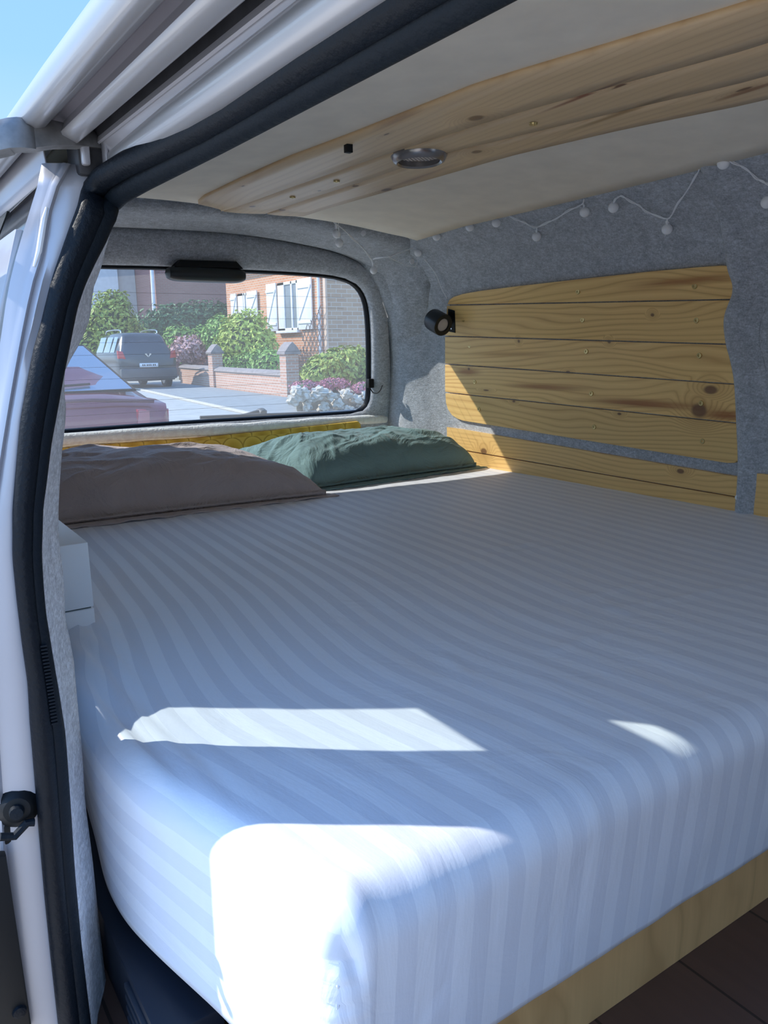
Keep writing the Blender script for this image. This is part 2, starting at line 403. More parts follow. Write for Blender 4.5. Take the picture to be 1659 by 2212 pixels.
# striker block and end plate of the slide track
bm = bmx(.188, .222, YS-.004, YS+.035, .150, .197, .003); link('track_end_plate', bm, DARKTRK, van)
bm = bmx(.190, .197, YS-.012, YS-.004, .157, .176, .002); box(bm, .2085, .2115, YS-.016, YS-.004, .160, .183, .001); link('track_bracket', bm, SILVER, van)

# door rubber: a loop of two lobes round the rear pillar and along the header
def header_tail(xo, zo, n=12):
    return [Vector((xo+.006*math.sin(i/n*1.5), YS-.03-(YS-Y0-.03)*(i+1)/n, zo-.012*(i+1)/n*.35)) for i in range(n)]
mid_o = [a*.66+b*.34 for a, b in zip(so, si)]; mid_i = [a*.30+b*.70 for a, b in zip(so, si)]
wid = [max(.006, (b-a).length) for a, b in zip(so, si)]
keep = [i for i, z in enumerate(zs) if z <= .135]
ko = [mid_o[i]+Vector((0, -.004, 0)) for i in keep]; ki = [mid_i[i] for i in keep]; kw = [wid[i] for i in keep]
def lobe(name, pts, widths, mat, frac, corner, tail, tr):
    bm = bmesh.new(); allp = pts+[corner]+tail; r = [w*frac for w in widths]+[tr]*(1+len(tail))
    P = catmull(allp, 3); R = []
    for i in range(len(allp)-1):
        for k in range(3): R.append(r[i]+(r[i+1]-r[i])*k/3)
    R.append(r[-1]); tube(bm, P, R, 12); return link(name, bm, mat, van, ang=80)
lobe('door_seal', ko, kw, RUBBER, .37, Vector((.2060, YS-.012, .1475)), header_tail(.2270, .1525), .0100)
inner = lobe('door_seal_lip', ki, kw, RUBBER_M, .36, Vector((.2200, YS-.010, .1365)), header_tail(.2375, .1450), .0095)
# ribs moulded in the lip
bm = bmesh.new()
for i in range(24):
    z = -.345+i*.0034; x = interp([(v.z, v.x) for v in mid_i], z); box(bm, x-.0028, x+.0028, YS-.0122, YS-.0092, z-.0008, z+.0008)
link('seal_ribs', bm, RUBBER_M, van, smooth=False)

# outer pillar sheet metal: seal flange, two pressed ridges, then the quarter window
R1 = [(165, 330), (125, 376), (113, 412), (101, 449), (96, 470), (84, 545), (66, 600), (52, 660), (40, 720), (20, 830), (0, 950), (-30, 1150), (-30, 1400), (-14, 1600), (0, 1800), (20, 2100), (40, 2360)]
R2 = [(88, 330), (98.5, 362), (80, 424), (61, 485), (42, 548), (22, 630), (12, 700), (-6, 820), (-26, 980), (-50, 1150), (-52, 1400), (-36, 1600), (-20, 1800), (-4, 2100), (10, 2360)]
zz = [-.80+.02*i for i in range(50)]; zz = [z for z in zz if z <= .172]
def tr2(tab, y, z): return interp(sorted((PY(u, v, y).z, PY(u, v, y).x) for u, v in tab), z)
bm = bmesh.new(); rows = []
for z in zz:
    xo = interp([(v.z, v.x) for v in so], z); a = tr2(R1, .767, z); b = tr2(R2, .772, z)
    step = .0035*math.sin(max(0, min(1, (z+.02)/.11))*math.pi)
    rows.append([(xo+.012, YS+.006, z), (xo, YS+.003, z), (xo-.0015, YS+.003, z), (xo*.55+a*.45, .759-step, z), (a+.004, .764, z), (a+.001, .7605, z), (a-.0015, .7625, z), (a-.003, .765, z), (a*.6+b*.4, .766, z), (b+.003, .770, z), (b-.0006, .773, z), (b+.0045, .792, z)])
V = gridmesh(bm, rows); pillar = solid(link('door_pillar', bm, SILVER, van, ang=60), .0015, 1.0)
# sun highlight on the first ridge built as a white bead, and the small plate near the top
pts = [Vector((tr2(R1, .767, z)-.001, .7605, z)) for z in (.072, .085, .10, .112, .122)]
bm = bmesh.new(); tube(bm, pts, [.0012, .0026, .0028, .0026, .0012], 8); link('ridge_highlight', bm, WHITEP, van)
p = PY(108, 318, .765); bm = bmesh.new(); prism(bm, [PY(85, 300, .765), PY(98, 268, .765), (PY(112, 272, .765)), PY(118, 315, .765)], (0, .012, 0), .002); link('rail_end_cap', bm, SILVER_L, van)
bm = bmesh.new(); tube(bm, [PY(121, 283, .765), PY(128, 268, .765)], .0035, 8); link('rail_pin', bm, WHITEP, van)
# quarter window aft of the pillar, with its dark slider bar and waist panel
bm = bmesh.new(); rows = []
ZG = [-.282+.02*i for i in range(22)]+[.152]
for z in ZG:
    b = tr2(R2, .772, z); rows.append([(b+.004, .791+t*1.6, z) for t in (0, .04, .1, .4, 1)])
gridmesh(bm, rows); qg = link('quarter_window', bm, SGLASS, van)
def qx(z): return tr2(R2, .788, z)
bm = bmesh.new(); rows = []
for z in [-.82+.03*i for i in range(18)]+[-.282]:
    b = qx(max(z, -.75)); rows.append([(b+.0035, .791, z), (b, .83, z), (b-.004, 1.2, z), (b, 2.55, z)])
gridmesh(bm, rows); solid(link('waist_panel', bm, SILVER, van), .002)
bm = bmesh.new(); rows = []
for z in (.150, .165, .18, .19):
    b = qx(z); rows.append([(b+.0035, .791, z), (b, 1.2, z), (b, 2.55, z)])
gridmesh(bm, rows); solid(link('window_top_rail', bm, SILVER, van), .002)
bm = bmesh.new()
for (za, zb, r) in ((.002, .112, .004),):
    pr = [(qx(za)-.004, .83, za), (qx(zb)-.004, .83, zb), (qx(zb)+.02, .83, zb), (qx(za)+.02, .83, za)]
    prism(bm, pr, (0, .70, 0), .002)
link('window_slider_bar', bm, SILVER, van)
for (pts_) in ([(1.2, -.285), (1.2, -.215), (1.06, -.215), (1.045, -.225), (1.027, -.245), (1.0, -.266), (.965, -.285)], [(1.2, .105), (1.2, .165), (.96, .165), (.985, .145), (1.0, .125), (1.005, .105)]):
    link('sun_patch_gusset', prism(bmesh.new(), [(qx(z)+.001, y, z) for y, z in pts_], (.006, 0, 0)), BLACKP, van, smooth=False)  # unseen gussets added to round off the sun patches on the bed
# lower pillar furniture: lock striker, chrome strip, rubber buffer, sill pieces
p = PY(10, 1245, .79)
bm = bmesh.new(); prism(bm, [PY(-22, 1208, .775), PY(14, 1210, .775), (PY(19, 1222, .775)), PY(19, 1268, .775), PY(12, 1300, .775), PY(-22, 1305, .775)], (0, .004, 0), .0012)
pl = link('striker_plate', bm, SILVER_L, van)
for (u, v) in ((8, 1217), (8, 1305)):
    bm = bmesh.new(); lathe(bm, [(0, .004), (.004, .004), (.0055, .0025), (.0045, 0), (0, 0)], PY(u, v, .776)+Vector((0, .003, 0)), (0, -1, 0), 12); link('striker_bolt', bm, CHROME, pl)
bm = bmesh.new(); prism(bm, [PY(-30, 1402, .775), PY(38, 1398, .775), PY(41, 1440, .775), PY(-30, 1444, .775)], (0, .01, 0)); link('panel_gap', bm, BLACKP, van)
bm = bmesh.new(); prism(bm, [PY(-30, 1388, .770), PY(37, 1386, .770), PY(39, 1403, .770), PY(-30, 1406, .770)], (0, .006, 0), .001); link('chrome_strip', bm, CHROME, van)
bm = bmesh.new()
c = PY(42, 1738, .765)
lathe(bm, [(0, .024), (.012, .022), (.020, .014), (.024, .004), (.026, 0)], c+Vector((0, .008, 0)), (-.2, -1, .1), 20); box(bm, c.x-.028, c.x+.03, c.y-.004, c.y+.012, c.z-.036, c.z-.014, .003)
bf = link('door_buffer', bm, BLACKP, van)
bm = bmesh.new(); lathe(bm, [(0, .031), (.006, .030), (.007, .024)], c+Vector((0, .008, 0)), (-.2, -1, .1), 12); link('buffer_bolt', bm, RUBBER_M, bf)
bm = bmesh.new(); tube(bm, [PY(0, 1808, .745), PY(32, 1806, .745), PY(58, 1778, .745), (PY(74, 1776, .745))], .004, 8); link('buffer_bracket', bm, RUBBER_M, bf)
bm = bmesh.new(); prism(bm, [PY(-40, 1850, .745), PY(14, 1850, .745), PY(28, 1950, .745), PY(72, 2240, .745), PY(-40, 2240, .745)], (0, .012, 0), .002); st = link('sill_trim', bm, BLACKP, van)
bm = bmesh.new(); lathe(bm, [(0, .004), (.006, .003), (.007, 0)], PY(42, 2185, .745), (0, -1, 0), 12); link('sill_clip', bm, RUBBER, st)

# sliding door parked along the flank, with the roller arm that runs into the track
sd = empty('sliding_door', (-.02, 1.9, GR+.35), 'silver sliding side door parked open along the flank, its dark roller arm reaching to the track', 'van door')
bm = bmesh.new(); rows = []
for z in [-.9+.06*i for i in range(19)]:
    x = interp([(-.9, .03), (-.2, .03), (.0, .045), (.1, .065), (.2, .095)], z)-.05
    rows.append([(x+.012, 1.14, z), (x, 1.13, z), (x-.004, 1.2, z), (x-.004, 2.2, z)])
gridmesh(bm, rows); solid(link('door_panel', bm, SILVER, sd), .02)
bm = bmesh.new()
armp = catmull([PY(222, 316, .765), PY(195, 303, .752), PY(120, 292, .742), PY(60, 292, .738), PY(4, 299, .735), Vector((.055, .80, .150)), Vector((.03, 1.13, .16))], 6)
prof = []
for i, q in enumerate(armp):
    t = i/(len(armp)-1); hw = .005+.006*min(1, t*2); hh = .004+.0085*min(1, t*2.2)
    d = (armp[min(i+1, len(armp)-1)]-armp[max(0, i-1)]).normalized(); s = d.cross(Vector((0, 0, 1))).normalized()
    prof.append([q-s*hw+Vector((0, 0, hh*.4)), q-s*hw*.5+Vector((0, 0, hh)), q+s*hw*.7+Vector((0, 0, hh*.7)), q+s*hw+Vector((0, 0, -hh*.3)), q+s*hw*.7+Vector((0, 0, -hh)), q-s*hw+Vector((0, 0, -hh*.9))])
gridmesh(bm, prof, close=True); bm.faces.new([bm.verts[i] for i in range(6)]) if False else None
bm.verts.ensure_lookup_table(); bm.faces.new([bm.verts[i] for i in range(6)])
arm = link('roller_arm', bm, plain('worn_grey_arm', (.20, .20, .20), .55, .3, var=.3, vs=60), sd, ang=60)
q = PY(206, 318, .775); bm = bmesh.new(); lathe(bm, [(0, 0), (.012, 0), (.013, .003), (.012, .006), (0, .007)], q, (0, 0, -1), 20); link('roller', bm, GREYP, arm)

# ------------------------------------------------------------------ interior lining
# felt trim inside the door rubber
bm = bmesh.new(); rows = []
zt = [-.80+.012*i for i in range(80)]; zt = [z for z in zt if z < .152]
TT = sorted((PY(u, v, YT).z, PY(u, v, YT).x) for u, v in TRM); SI = [(v.z, v.x) for v in si]
for z in zt:
    a = interp(SI, z)-.006; b = interp(TT, z)
    w = .0012*noise.noise(Vector((3, z*18, 0)))
    rows.append([(a, YS+.004, z), (a*.72+b*.28, YS+.022+w*3, z), (a*.45+b*.55, .815+w*4, z), (a*.15+b*.85, .845+w*2, z), (b, YT, z), (b-.001, YT+.005, z), (b-.012, YT+.008, z), (b-.03, YT+.008, z)])
gridmesh(bm, rows); struct('trim_1', bm, felt('pale_grey_felt', (.72, .74, .77)), None, 'light grey felt strip lining the door pillar beside the black rubber seal', ang=70)
# near wall behind the trim
bm = bmesh.new(); rows = []
nw = [(-.82, .10), (-.45, .10), (-.15, .105), (0, .14), (.1, .18), (.2, .25), (.28, .32), (.345, .42)]
for z, x in nw: rows.append([(x, 1.045, z), (x-.004, 1.4, z), (x, 1.9, z), (x+.03, 2.4, z), (x+.05, 2.56, z)])
gridmesh(bm, rows); solid(struct('wall_left', bm, FELT, None, 'grey felt lining of the near side wall'), .03)
# sliding shade of the near window: lining around the gap of glass
bm = bmesh.new(); rows = []
for z, x in [q for q in nw if q[0] >= -.2]: pass

# far wall
zw = [-.80, -.7, -.6, -.5, -.43, -.36, -.30, -.24, -.18, -.12, -.06, 0, .05, .1, .15, .2, .24, .28, .31, .34, .36, .38, .395, .41]
yw = [.0, .2, .35, .5, .8, 1.0, 1.2, 1.4, 1.6, 1.8, 2.0, 2.1, 2.2]
bm = bmesh.new(); rows = []
for z in zw:
    rows.append([(W(z), y, z) for y in yw]+[(W(z)-.012, 2.27, z), (W(z)-.04, 2.34, z), (W(z)-.085, 2.40-.25*z*.4, z), (W(z)-.10, 2.47-.25*z, z)])
gridmesh(bm, rows); solid(struct('wall_right', bm, FELT, None, 'blue grey felt lining on the wall opposite the door', ang=80), .04, 1.0)

bm = bmesh.new(); rows = []
for z, x in nw: rows.append([(x, Y0, z), (x, -.8, z), (x, -.28, z)])
gridmesh(bm, rows); solid(link('front_door_blocker', bm, SILVER, van), .04)  # unseen side panel added to cut light coming from the front
struct('wall_front_blocker', bmx(.1, 1.80, Y0-.03, Y0, -.80, .42), FELT, None, 'unseen grey bulkhead added at the van front to block light')  # unseen bulkhead added to close the front against light
# floor
def floor_mat():
    m, nt, b = newmat('brown_vinyl_planks'); setin(b, Roughness=.5)
    tc = N(nt, 'ShaderNodeTexCoord'); mp = N(nt, 'ShaderNodeMapping'); mp.inputs['Rotation'].default_value = (0, 0, math.radians(90)); L(nt, tc.outputs['Object'], mp.inputs[0])
    bt = N(nt, 'ShaderNodeTexBrick'); L(nt, mp.outputs[0], bt.inputs[0]); bt.inputs['Scale'].default_value = 1; bt.inputs['Brick Width'].default_value = .6; bt.inputs['Row Height'].default_value = .15; bt.inputs['Mortar Size'].default_value = .002
    bt.inputs['Color1'].default_value = rgb((.17, .085, .055)); bt.inputs['Color2'].default_value = rgb((.12, .06, .04)); bt.inputs['Mortar'].default_value = rgb((.03, .015, .01))
    st = noise_t(nt, coords(nt, (30, 2.5, 1)), 3, 4)
    L(nt, mixc(nt, mathn(nt, 'MULTIPLY', st, .45), bt.outputs['Color'], (.05, .028, .02)), b.inputs['Base Color']); return m
struct('floor', bmx(.09, 1.84, Y0, 2.5, FLOOR-.03, FLOOR, 0), floor_mat(), None, 'dark brown wood-look vinyl plank floor')

# ceiling board
bm = bmesh.new(); rows = []
rear_px = [(150, 400), (270, 425), (425, 440), (520, 452), (640, 468), (760, 487), (830, 503), (875, 512), (900, 520)]
rp = [PB(u, v) for u, v in rear_px]; rp[0] = Vector((.36, 2.06, board_z(.36, 2.06)))
rt = sorted((p.x, p.y) for p in rp)
redge = sorted((PB(u, v).y, PB(u, v).x) for u, v in ((900, 520), (1000, 490), (1150, 455), (1300, 419), (1500, 370), (1659, 330)))
redge = [(Y0, redge[0][1])]+redge
for i in range(41):
    t = i/40; row = []
    for j in range(25):
        s = j/24; x = .33+(1.50-.33)*s; yr = interp(rt, x); y = Y0+(yr-Y0)*t
        x = .33+(interp(redge, y)-.33)*s
        row.append((x, y, board_z(x, y)))
    rows.append(row)
gridmesh(bm, rows); solid(struct('ceiling', bm, CEIL, None, 'pale beige plywood ceiling board'), .008, 1.0)

# ------------------------------------------------------------------ tailgate: window, lining, frame
WIN = [(60, 566), (230, 572), (330, 574), (480, 580), (600, 585), (700, 592), (745, 600), (772, 613), (790, 636), (799, 668), (803, 720), (804, 790), (803, 845), (799, 872), (786, 888), (765, 894), (600, 905), (400, 917), (145, 936), (20, 944)]
def smooth_loop(px, off, n=4):
    return catmull([PREAR(u, v, off) for u, v in px], n)
win = smooth_loop(WIN, 0)
GAP = [(40, 478), (240, 489), (400, 496), (520, 506), (640, 526), (725, 546), (785, 574), (812, 600), (826, 640), (834, 700), (838, 780), (840, 860), (838, 920), (838, 985), (600, 1000), (400, 1010), (145, 1030), (20, 1036)]
gap = smooth_loop(GAP, 0)
def resample(P, n):
    d = [0]
    for a, b in zip(P, P[1:]): d.append(d[-1]+(b-a).length)
    out = []; k = 0
    for i in range(n):
        t = d[-1]*i/(n-1)
        while k < len(d)-2 and d[k+1] < t: k += 1
        f = (t-d[k])/max(1e-9, d[k+1]-d[k]); out.append(P[k].lerp(P[k+1], max(0, min(1, f))))
    return out
# match loops by key corners: top run, right run, bottom run
def runs(P, k1, k2, n): return resample(P[:k1+1], n)+resample(P[k1:k2+1], n)[1:]+resample(P[k2:], n)[1:]
wl = runs(win, 7*4, 14*4, 22); gl = runs(gap, 7*4, 13*4, 22)
nrm = Vector((0, -1, -.25)).normalized()
bm = bmesh.new(); rows = []
for a, b in zip(wl, gl):
    rows.append([a+Vector((0, .03, 0)), a+nrm*.0, a+nrm*.010+(b-a)*.06, a+nrm*.022+(b-a)*.25, a+nrm*.030+(b-a)*.55, a+nrm*.028+(b-a)*.85, b+nrm*.016, b-nrm*.012])
gridmesh(bm, rows)
struct('wall_back', bm, FELT_D, None, 'grey felt lining of the tailgate around the rear window', ang=80)
# body frame around the tailgate, a padded felt ring from the gap to ceiling and side wall
FRO = [(40, 424), (240, 432), (400, 441), (520, 452), (640, 466), (740, 482), (850, 505), (905, 528), (930, 600), (944, 680), (946, 780), (946, 860), (946, 925), (946, 1000)]
fro = []
for i, (u, v) in enumerate(FRO):
    p = PREAR(u, v, -.30) if i < 7 else (PREAR(u, v, -.24) if i == 7 else PW(u, v, -.004))
    fro.append(p)
fo = resample(catmull(fro[:8], 4), 22)+resample(catmull(fro[7:], 4), 22)[1:]
gi = runs(gap, 7*4, 13*4, 22)[:43]
bm = bmesh.new(); rows = []
for i, (a, b) in enumerate(zip(gi, fo)):
    top = 1-min(1, max(0, (i-17)/9)); d = b-a
    ou = Vector((0, 0, 1)) if i < 20 else Vector((1, 0, 0))
    n2 = (nrm*.7+Vector((-.45 if i > 20 else -.1, 0, -.2))).normalized()
    rows.append([a+nrm*-.02+d*.02, a+nrm*.012+d*.015, a+n2*.026+d*.12, a+n2*.030+d*.3, a+n2*(.024-.012*top)+d*.45, a+n2*(.016+.016*top)+d*.62, a+n2*(.008+.02*top)+d*.8, b, b+(Vector((0, .02, .10)) if i < 22 else Vector((.03, .02, 0)))])
gridmesh(bm, rows)
struct('trim_2', bm, FELT, None, 'padded grey felt frame around the tailgate opening', ang=80)
# black tube standing for the dark gap between tailgate lining and frame
bm = bmesh.new(); tube(bm, [p+nrm*.002 for p in resample(gap[:53], 60)], .006, 8); struct('trim_3', bm, RUBBER, None, 'black tube standing for the dark gap of the tailgate')

# rear window itself
win1 = empty('window_1', (.95, 2.5, -.25), 'wide rear window in the tailgate with black rubber surround', 'window'); win1['kind'] = 'structure'
del win1['category']
bm = bmesh.new(); gp = [p+Vector((0, .035, 0)) for p in win]
ctr = sum(gp, Vector())/len(gp); cv = bm.verts.new(ctr); gv = [bm.verts.new(ctr+(p-ctr)*1.02) for p in gp]
for a, b in zip(gv, gv[1:]+gv[:1]): bm.faces.new((cv, a, b))
link('glass_pane', bm, GLASS, win1)
bm = bmesh.new()
rp_ = [p+Vector((0, .022, 0)) for p in win]; lp = [ctr+(p-ctr)*.992-Vector((0, .012, 0)) for p in rp_]
tube(bm, resample(rp_, 110), .0105, 8, ry=1.3); link('window_seal', bm, RUBBER, win1)
bm = bmesh.new()
tube(bm, [PREAR(60, 950, .01), PREAR(300, 932, .01), PREAR(560, 915, .01), PREAR(760, 900, .01)], .007, 8); link('window_sill_rubber', bm, BLACKP, win1)
bm = bmesh.new()
for k in range(11):
    z0 = -.20+k*.037
    y = 2.4875-.25*z0+.0335; w = .00035
    prism(bm, [(.36, y, z0-w), (1.50, y, z0-w), (1.50, y, z0+w), (.36, y, z0+w)], (0, .0006, 0))
hl = link('heater_lines', bm, plain('heater_line', (.30, .28, .25), .6), win1, smooth=False)
# heater connector and its wire
hc = empty('heater_connector', PREAR(799, 828, 0), 'small black connector clipped to right edge of the rear window, with a thin wire', 'connector')
p = PREAR(799, 828, 0); bm = bmx(p.x-.012, p.x+.012, p.y-.012, p.y+.012, p.z-.017, p.z+.017, .003); link('plug', bm, BLACKP, hc)
bm = bmesh.new(); tube(bm, catmull([PREAR(799, 838, -.005), PREAR(806, 848, -.02), PREAR(815, 849, -.04), PREAR(822, 842, -.045), PREAR(826, 832, -.045)], 5), .0022, 6); link('wire', bm, BLACKP, hc)

# third brake light hung above the window
bl = empty('brake_light', PREAR(443, 590, -.03), 'black rounded brake light housing hanging at top of the rear window', 'brake light')
a = PREAR(356, 590, -.035); b_ = PREAR(531, 597, -.035)
bm = bmesh.new(); rows = []
for i in range(29):
    t = -1+2*i/28; e = (1-abs(t)**7)**(1/2.2) if abs(t) < 1 else 0
    c = a.lerp(b_, (t+1)/2); row = []
    for k in range(20):
        q = 2*math.pi*k/20; cs, sn = math.cos(q), math.sin(q)
        row.append(c+Vector((0, .034*max(.02, e)*math.copysign(abs(cs)**.8, cs), .0235*max(.02, e)*math.copysign(abs(sn)**.8, sn))))
    rows.append(row)
V = gridmesh(bm, rows, close=True); bm.faces.new(V[0][::-1]); bm.faces.new(V[-1]); link('housing', bm, plain('satin_black_housing', (.022, .026, .026), .35), bl)
c0, c1 = PREAR(372, 578, -.03), PREAR(520, 582, -.03)
bm = bmesh.new(); prism(bm, [c0+Vector((0, -.025, .0)), c1+Vector((0, -.025, 0)), c1+Vector((-.02, -.02, .022)), c0+Vector((.02, -.02, .022))], (0, .05, 0), .005); link('mount', bm, BLACKP, bl)
bm = bmesh.new(); prism(bm, [a.lerp(b_, .06)+Vector((0, .02, -.010)), a.lerp(b_, .94)+Vector((0, .02, -.010)), a.lerp(b_, .94)+Vector((0, .02, .010)), a.lerp(b_, .06)+Vector((0, .02, .010))], (0, .018, 0), .003); link('red_lens', bm, plain('red_lens', (.25, .01, .01), .2), bl)

# wiper outside the glass
wp = empty('rear_wiper', PREAR(560, 900, .07), 'dark wiper resting along bottom of the rear window outside', 'wiper')
bm = bmesh.new(); tube(bm, [PREAR(432, 902, .06), PREAR(500, 899, .06), PREAR(690, 892, .06)], .006, 8, ry=.7); link('blade', bm, GREYP, wp)
bm = bmesh.new(); tube(bm, catmull([PREAR(470, 908, .075), PREAR(530, 897, .075), PREAR(555, 890, .075), PREAR(575, 891, .075)], 4), [.007]*12+[.009], 8, ry=.7); link('wiper_arm', bm, GREYP, wp)
bm = bmesh.new(); q = PREAR(566, 893, .075); lathe(bm, [(0, -.02), (.018, -.02), (.02, 0), (.012, .014), (0, .016)], q, (0, -1, 0), 16); link('pivot', bm, GREYP, wp)
# fleece roll and scalloped fabric along the sill
bm = bmesh.new()
fp = catmull([PREAR(60, 962, -.02), PREAR(145, 950, -.02), PREAR(300, 939, -.02), PREAR(480, 929, -.02), PREAR(640, 918, -.02), PREAR(760, 908, -.02), PREAR(832, 905, -.02)], 8)
fr_ = [.021+.004*noise.noise(p*9)-.006*max(0, (i-34)/14) for i, p in enumerate(fp)]
tube(bm, fp, fr_, 14, ry=1.2); o = link('fleece_roll', bm, FLEECE, None); tag(o, 'cream fleece roll lying along the sill under the rear window', 'fleece')
bm = bmesh.new(); top = [(70, 978), (145, 972), (260, 962), (420, 950), (560, 936), (680, 923), (772, 913), (776, 918)]
rows = []
for u, v in top:
    p = PREAR(u, v, -.055); rows.append([p+Vector((0, .012, 0)), p, p+Vector((0, -.006, -.03)), p+Vector((0, -.012, -.10)), p+Vector((0, -.01, -.17))])
gridmesh(bm, rows); o = solid(link('curtain_panel', bm, YELLOW, None), .006); tag(o, 'yellow scallop-patterned fabric panel standing behind the two pillows', 'fabric panel')

# ------------------------------------------------------------------ pine boards on the far wall
def kn(u, v, r, el): return (tuple(PW(u, v, .012)), r, el)
PINE = wood('pine_wall_boards', (.95, .64, .24), (.56, .28, .08), 'Y', 'Z', 62, [
    kn(1510, 887, .020, 1.25), kn(1535, 842, .012, 1.8), kn(1121, 737, .0055, 1.0), kn(1316, 738, .0055, 1.2), kn(1410, 680, .005, 1.3), kn(1013, 797, .005, 1.3),
    kn(1227, 803, .003, 3.0), kn(1110, 867, .004, 2.0), kn(1338, 894, .004, 2.0), kn(1050, 843, .003, 5.0)],
    stretch=.055, warp=1.15, contrast=1.0, streak=[
    (tuple(PW(1390, 872, .012)), .019, .30, (.36, .14, .04)), (tuple(PW(1180, 836, .012)), .014, .26, (.42, .18, .05)), (tuple(PW(1565, 897, .012)), .020, .10, (.36, .14, .04)), (tuple(PW(1010, 803, .012)), .020, .10, (.45, .20, .06)), (tuple(PW(1480, 607, .012)), .018, .26, (.46, .21, .06)), (tuple(PW(1100, 765, .012)), .012, .3, (.58, .32, .10))])
PINE_LOW = wood('pine_lower_boards', (.95, .62, .23), (.56, .27, .08), 'Y', 'Z', 75, [kn(1045, 975, .012, 1.5), kn(1470, 1018, .007, 1.8)], stretch=.06, warp=.8, contrast=.75)
def wallboard(name, px, parent, mat, th=.012):
    bm = bmesh.new()
    f = [PW(u, v, th) for u, v in px]; b = [PW(u, v, th)+Vector((th+.004, 0, 0)) for u, v in px]
    A = [bm.verts.new(p) for p in f]; B = [bm.verts.new(p) for p in b]; n = len(A)
    ff = bm.faces.new(A)
    for i in range(n): bm.faces.new((A[i], A[(i+1) % n], B[(i+1) % n], B[i]))
    bmesh.ops.bevel(bm, geom=list(ff.edges), offset=.0012, segments=1, affect='EDGES')
    return link(name, bm, mat, parent, smooth=False)
def lerp2(a, b, n): return [(a[0]+(b[0]-a[0])*i/n, a[1]+(b[1]-a[1])*i/n) for i in range(n+1)]
wp_ = empty('wood_wall_panel', PW(1290, 995, .01), 'rounded pine board panel of five planks screwed over the far window opening', 'wall panel')
boards = [
    [(966, 657.5), (970, 648), (980, 641), (1000, 635), (1040, 628), (1120, 618), (1200, 609), (1300, 598), (1400, 587), (1500, 578), (1560, 573.5), (1578, 575), (1588, 584), (1592, 600), (1594, 645)]+lerp2((1594, 645.2), (966, 657.8), 8)[1:-1],
    lerp2((965, 660.5), (1594, 648.2), 8)+lerp2((1595, 743), (961, 724.8), 8),
    lerp2((961, 727.4), (1595, 746), 8)+lerp2((1598, 829.5), (961, 785), 8),
    lerp2((961, 787.6), (1598, 832.2), 8)+lerp2((1602, 914), (961, 846.5), 8),
    lerp2((961, 849), (1602, 916.8), 8)+[(1604, 960), (1603, 980), (1597, 993), (1586, 1000), (1572, 1000)]+lerp2((1566, 999.3), (1000, 908.5), 8)+[(988, 905), (976, 897), (967, 884), (962, 866)]]
pl = [wallboard('plank', b, wp_, PINE) for b in boards]
def screw_proto():
    bm = bmesh.new(); lathe(bm, [(0, .0012), (.0026, .0012), (.003, .0028), (.0066, .003), (.0075, 0)], (0, 0, 0), (-1, 0, 0), 12); return bm
scr = [[(1249, 630), (1501, 618)], [(1002, 691), (1259, 691), (1505, 692)], [(1015, 747), (1267, 759), (1511, 768)], [(1026, 825), (1278, 850), (1515, 871)], [(1035, 884), (1284, 922), (1518, 953)]]
s0 = None
for brd, lst in zip(pl, scr):
    for u, v in lst:
        p = PW(u, v, .0118)
        if s0 is None: s = s0 = link('screw', screw_proto(), BRASS, brd)
        else: s = dup_part(s0, brd)
        s.location = p
wl_ = empty('wood_wall_skirt', PW(1300, 1060, .01), 'low pine boards along the far wall just above the mattress edge', 'wall panel')
wallboard('plank', [(947, 920)]+lerp2((955, 920.5), (1598, 1031), 8)+lerp2((1600, 1074), (944, 962), 8), wl_, PINE_LOW)
wallboard('plank', lerp2((944, 964.5), (1600, 1076.5), 8)+[(1601, 1119), (1601, 1135)]+lerp2((1590, 1133), (944, 1005), 6), wl_, PINE_LOW)
p = PW(1596, 1074, .014); bm = bmesh.new(); lathe(bm, [(0, .009), (.006, .008), (.007, 0)], p, (-1, 0, 0), 10); link('screw_cap', bm, WHITEP, wl_)
wb = empty('wood_corner_board', PW(1650, 1080, .01), 'darker pine board low on far wall beyond the padded felt pillar', 'wall panel')
wallboard('plank', [(1625, 1021), (1662, 1026), (1760, 1045), (1760, 1160), (1662, 1140), (1621, 1127)], wb, PINE_LOW)

# padded felt pillar on the far wall
PP = [(1512, 345), (1532, 365), (1555, 405), (1568, 450), (1577, 500), (1584, 545), (1591, 585), (1600, 612), (1600, 632), (1592, 655), (1583, 680), (1581, 705), (1585, 740), (1594, 775), (1602, 815), (1606, 870), (1609, 940), (1611, 1000), (1609, 1050), (1605, 1095), (1603, 1150)]
bm = bmesh.new()
rows = []; ppw = [PW(u, v, .0) for u, v in PP]; ppw = catmull(ppw, 3)
for i, p in enumerate(ppw):
    wd = .045+.06*min(1, max(0, (p.z-.0)/.3)); hh = .02
    rows.append([Vector((W(p.z)-.001, p.y+.016, p.z)), Vector((W(p.z)-.014, p.y+.013, p.z)), Vector((W(p.z)-.026, p.y+.002, p.z)), Vector((W(p.z)-.027, p.y-.010, p.z)), Vector((W(p.z)-.017, p.y-.030, p.z)), Vector((W(p.z)-.006, p.y-wd, p.z)), Vector((W(p.z)-.001, p.y-wd-.02, p.z))])
gridmesh(bm, rows); struct('trim_4', bm, FELT, None, 'padded wavy felt pillar running down the far wall', ang=80)

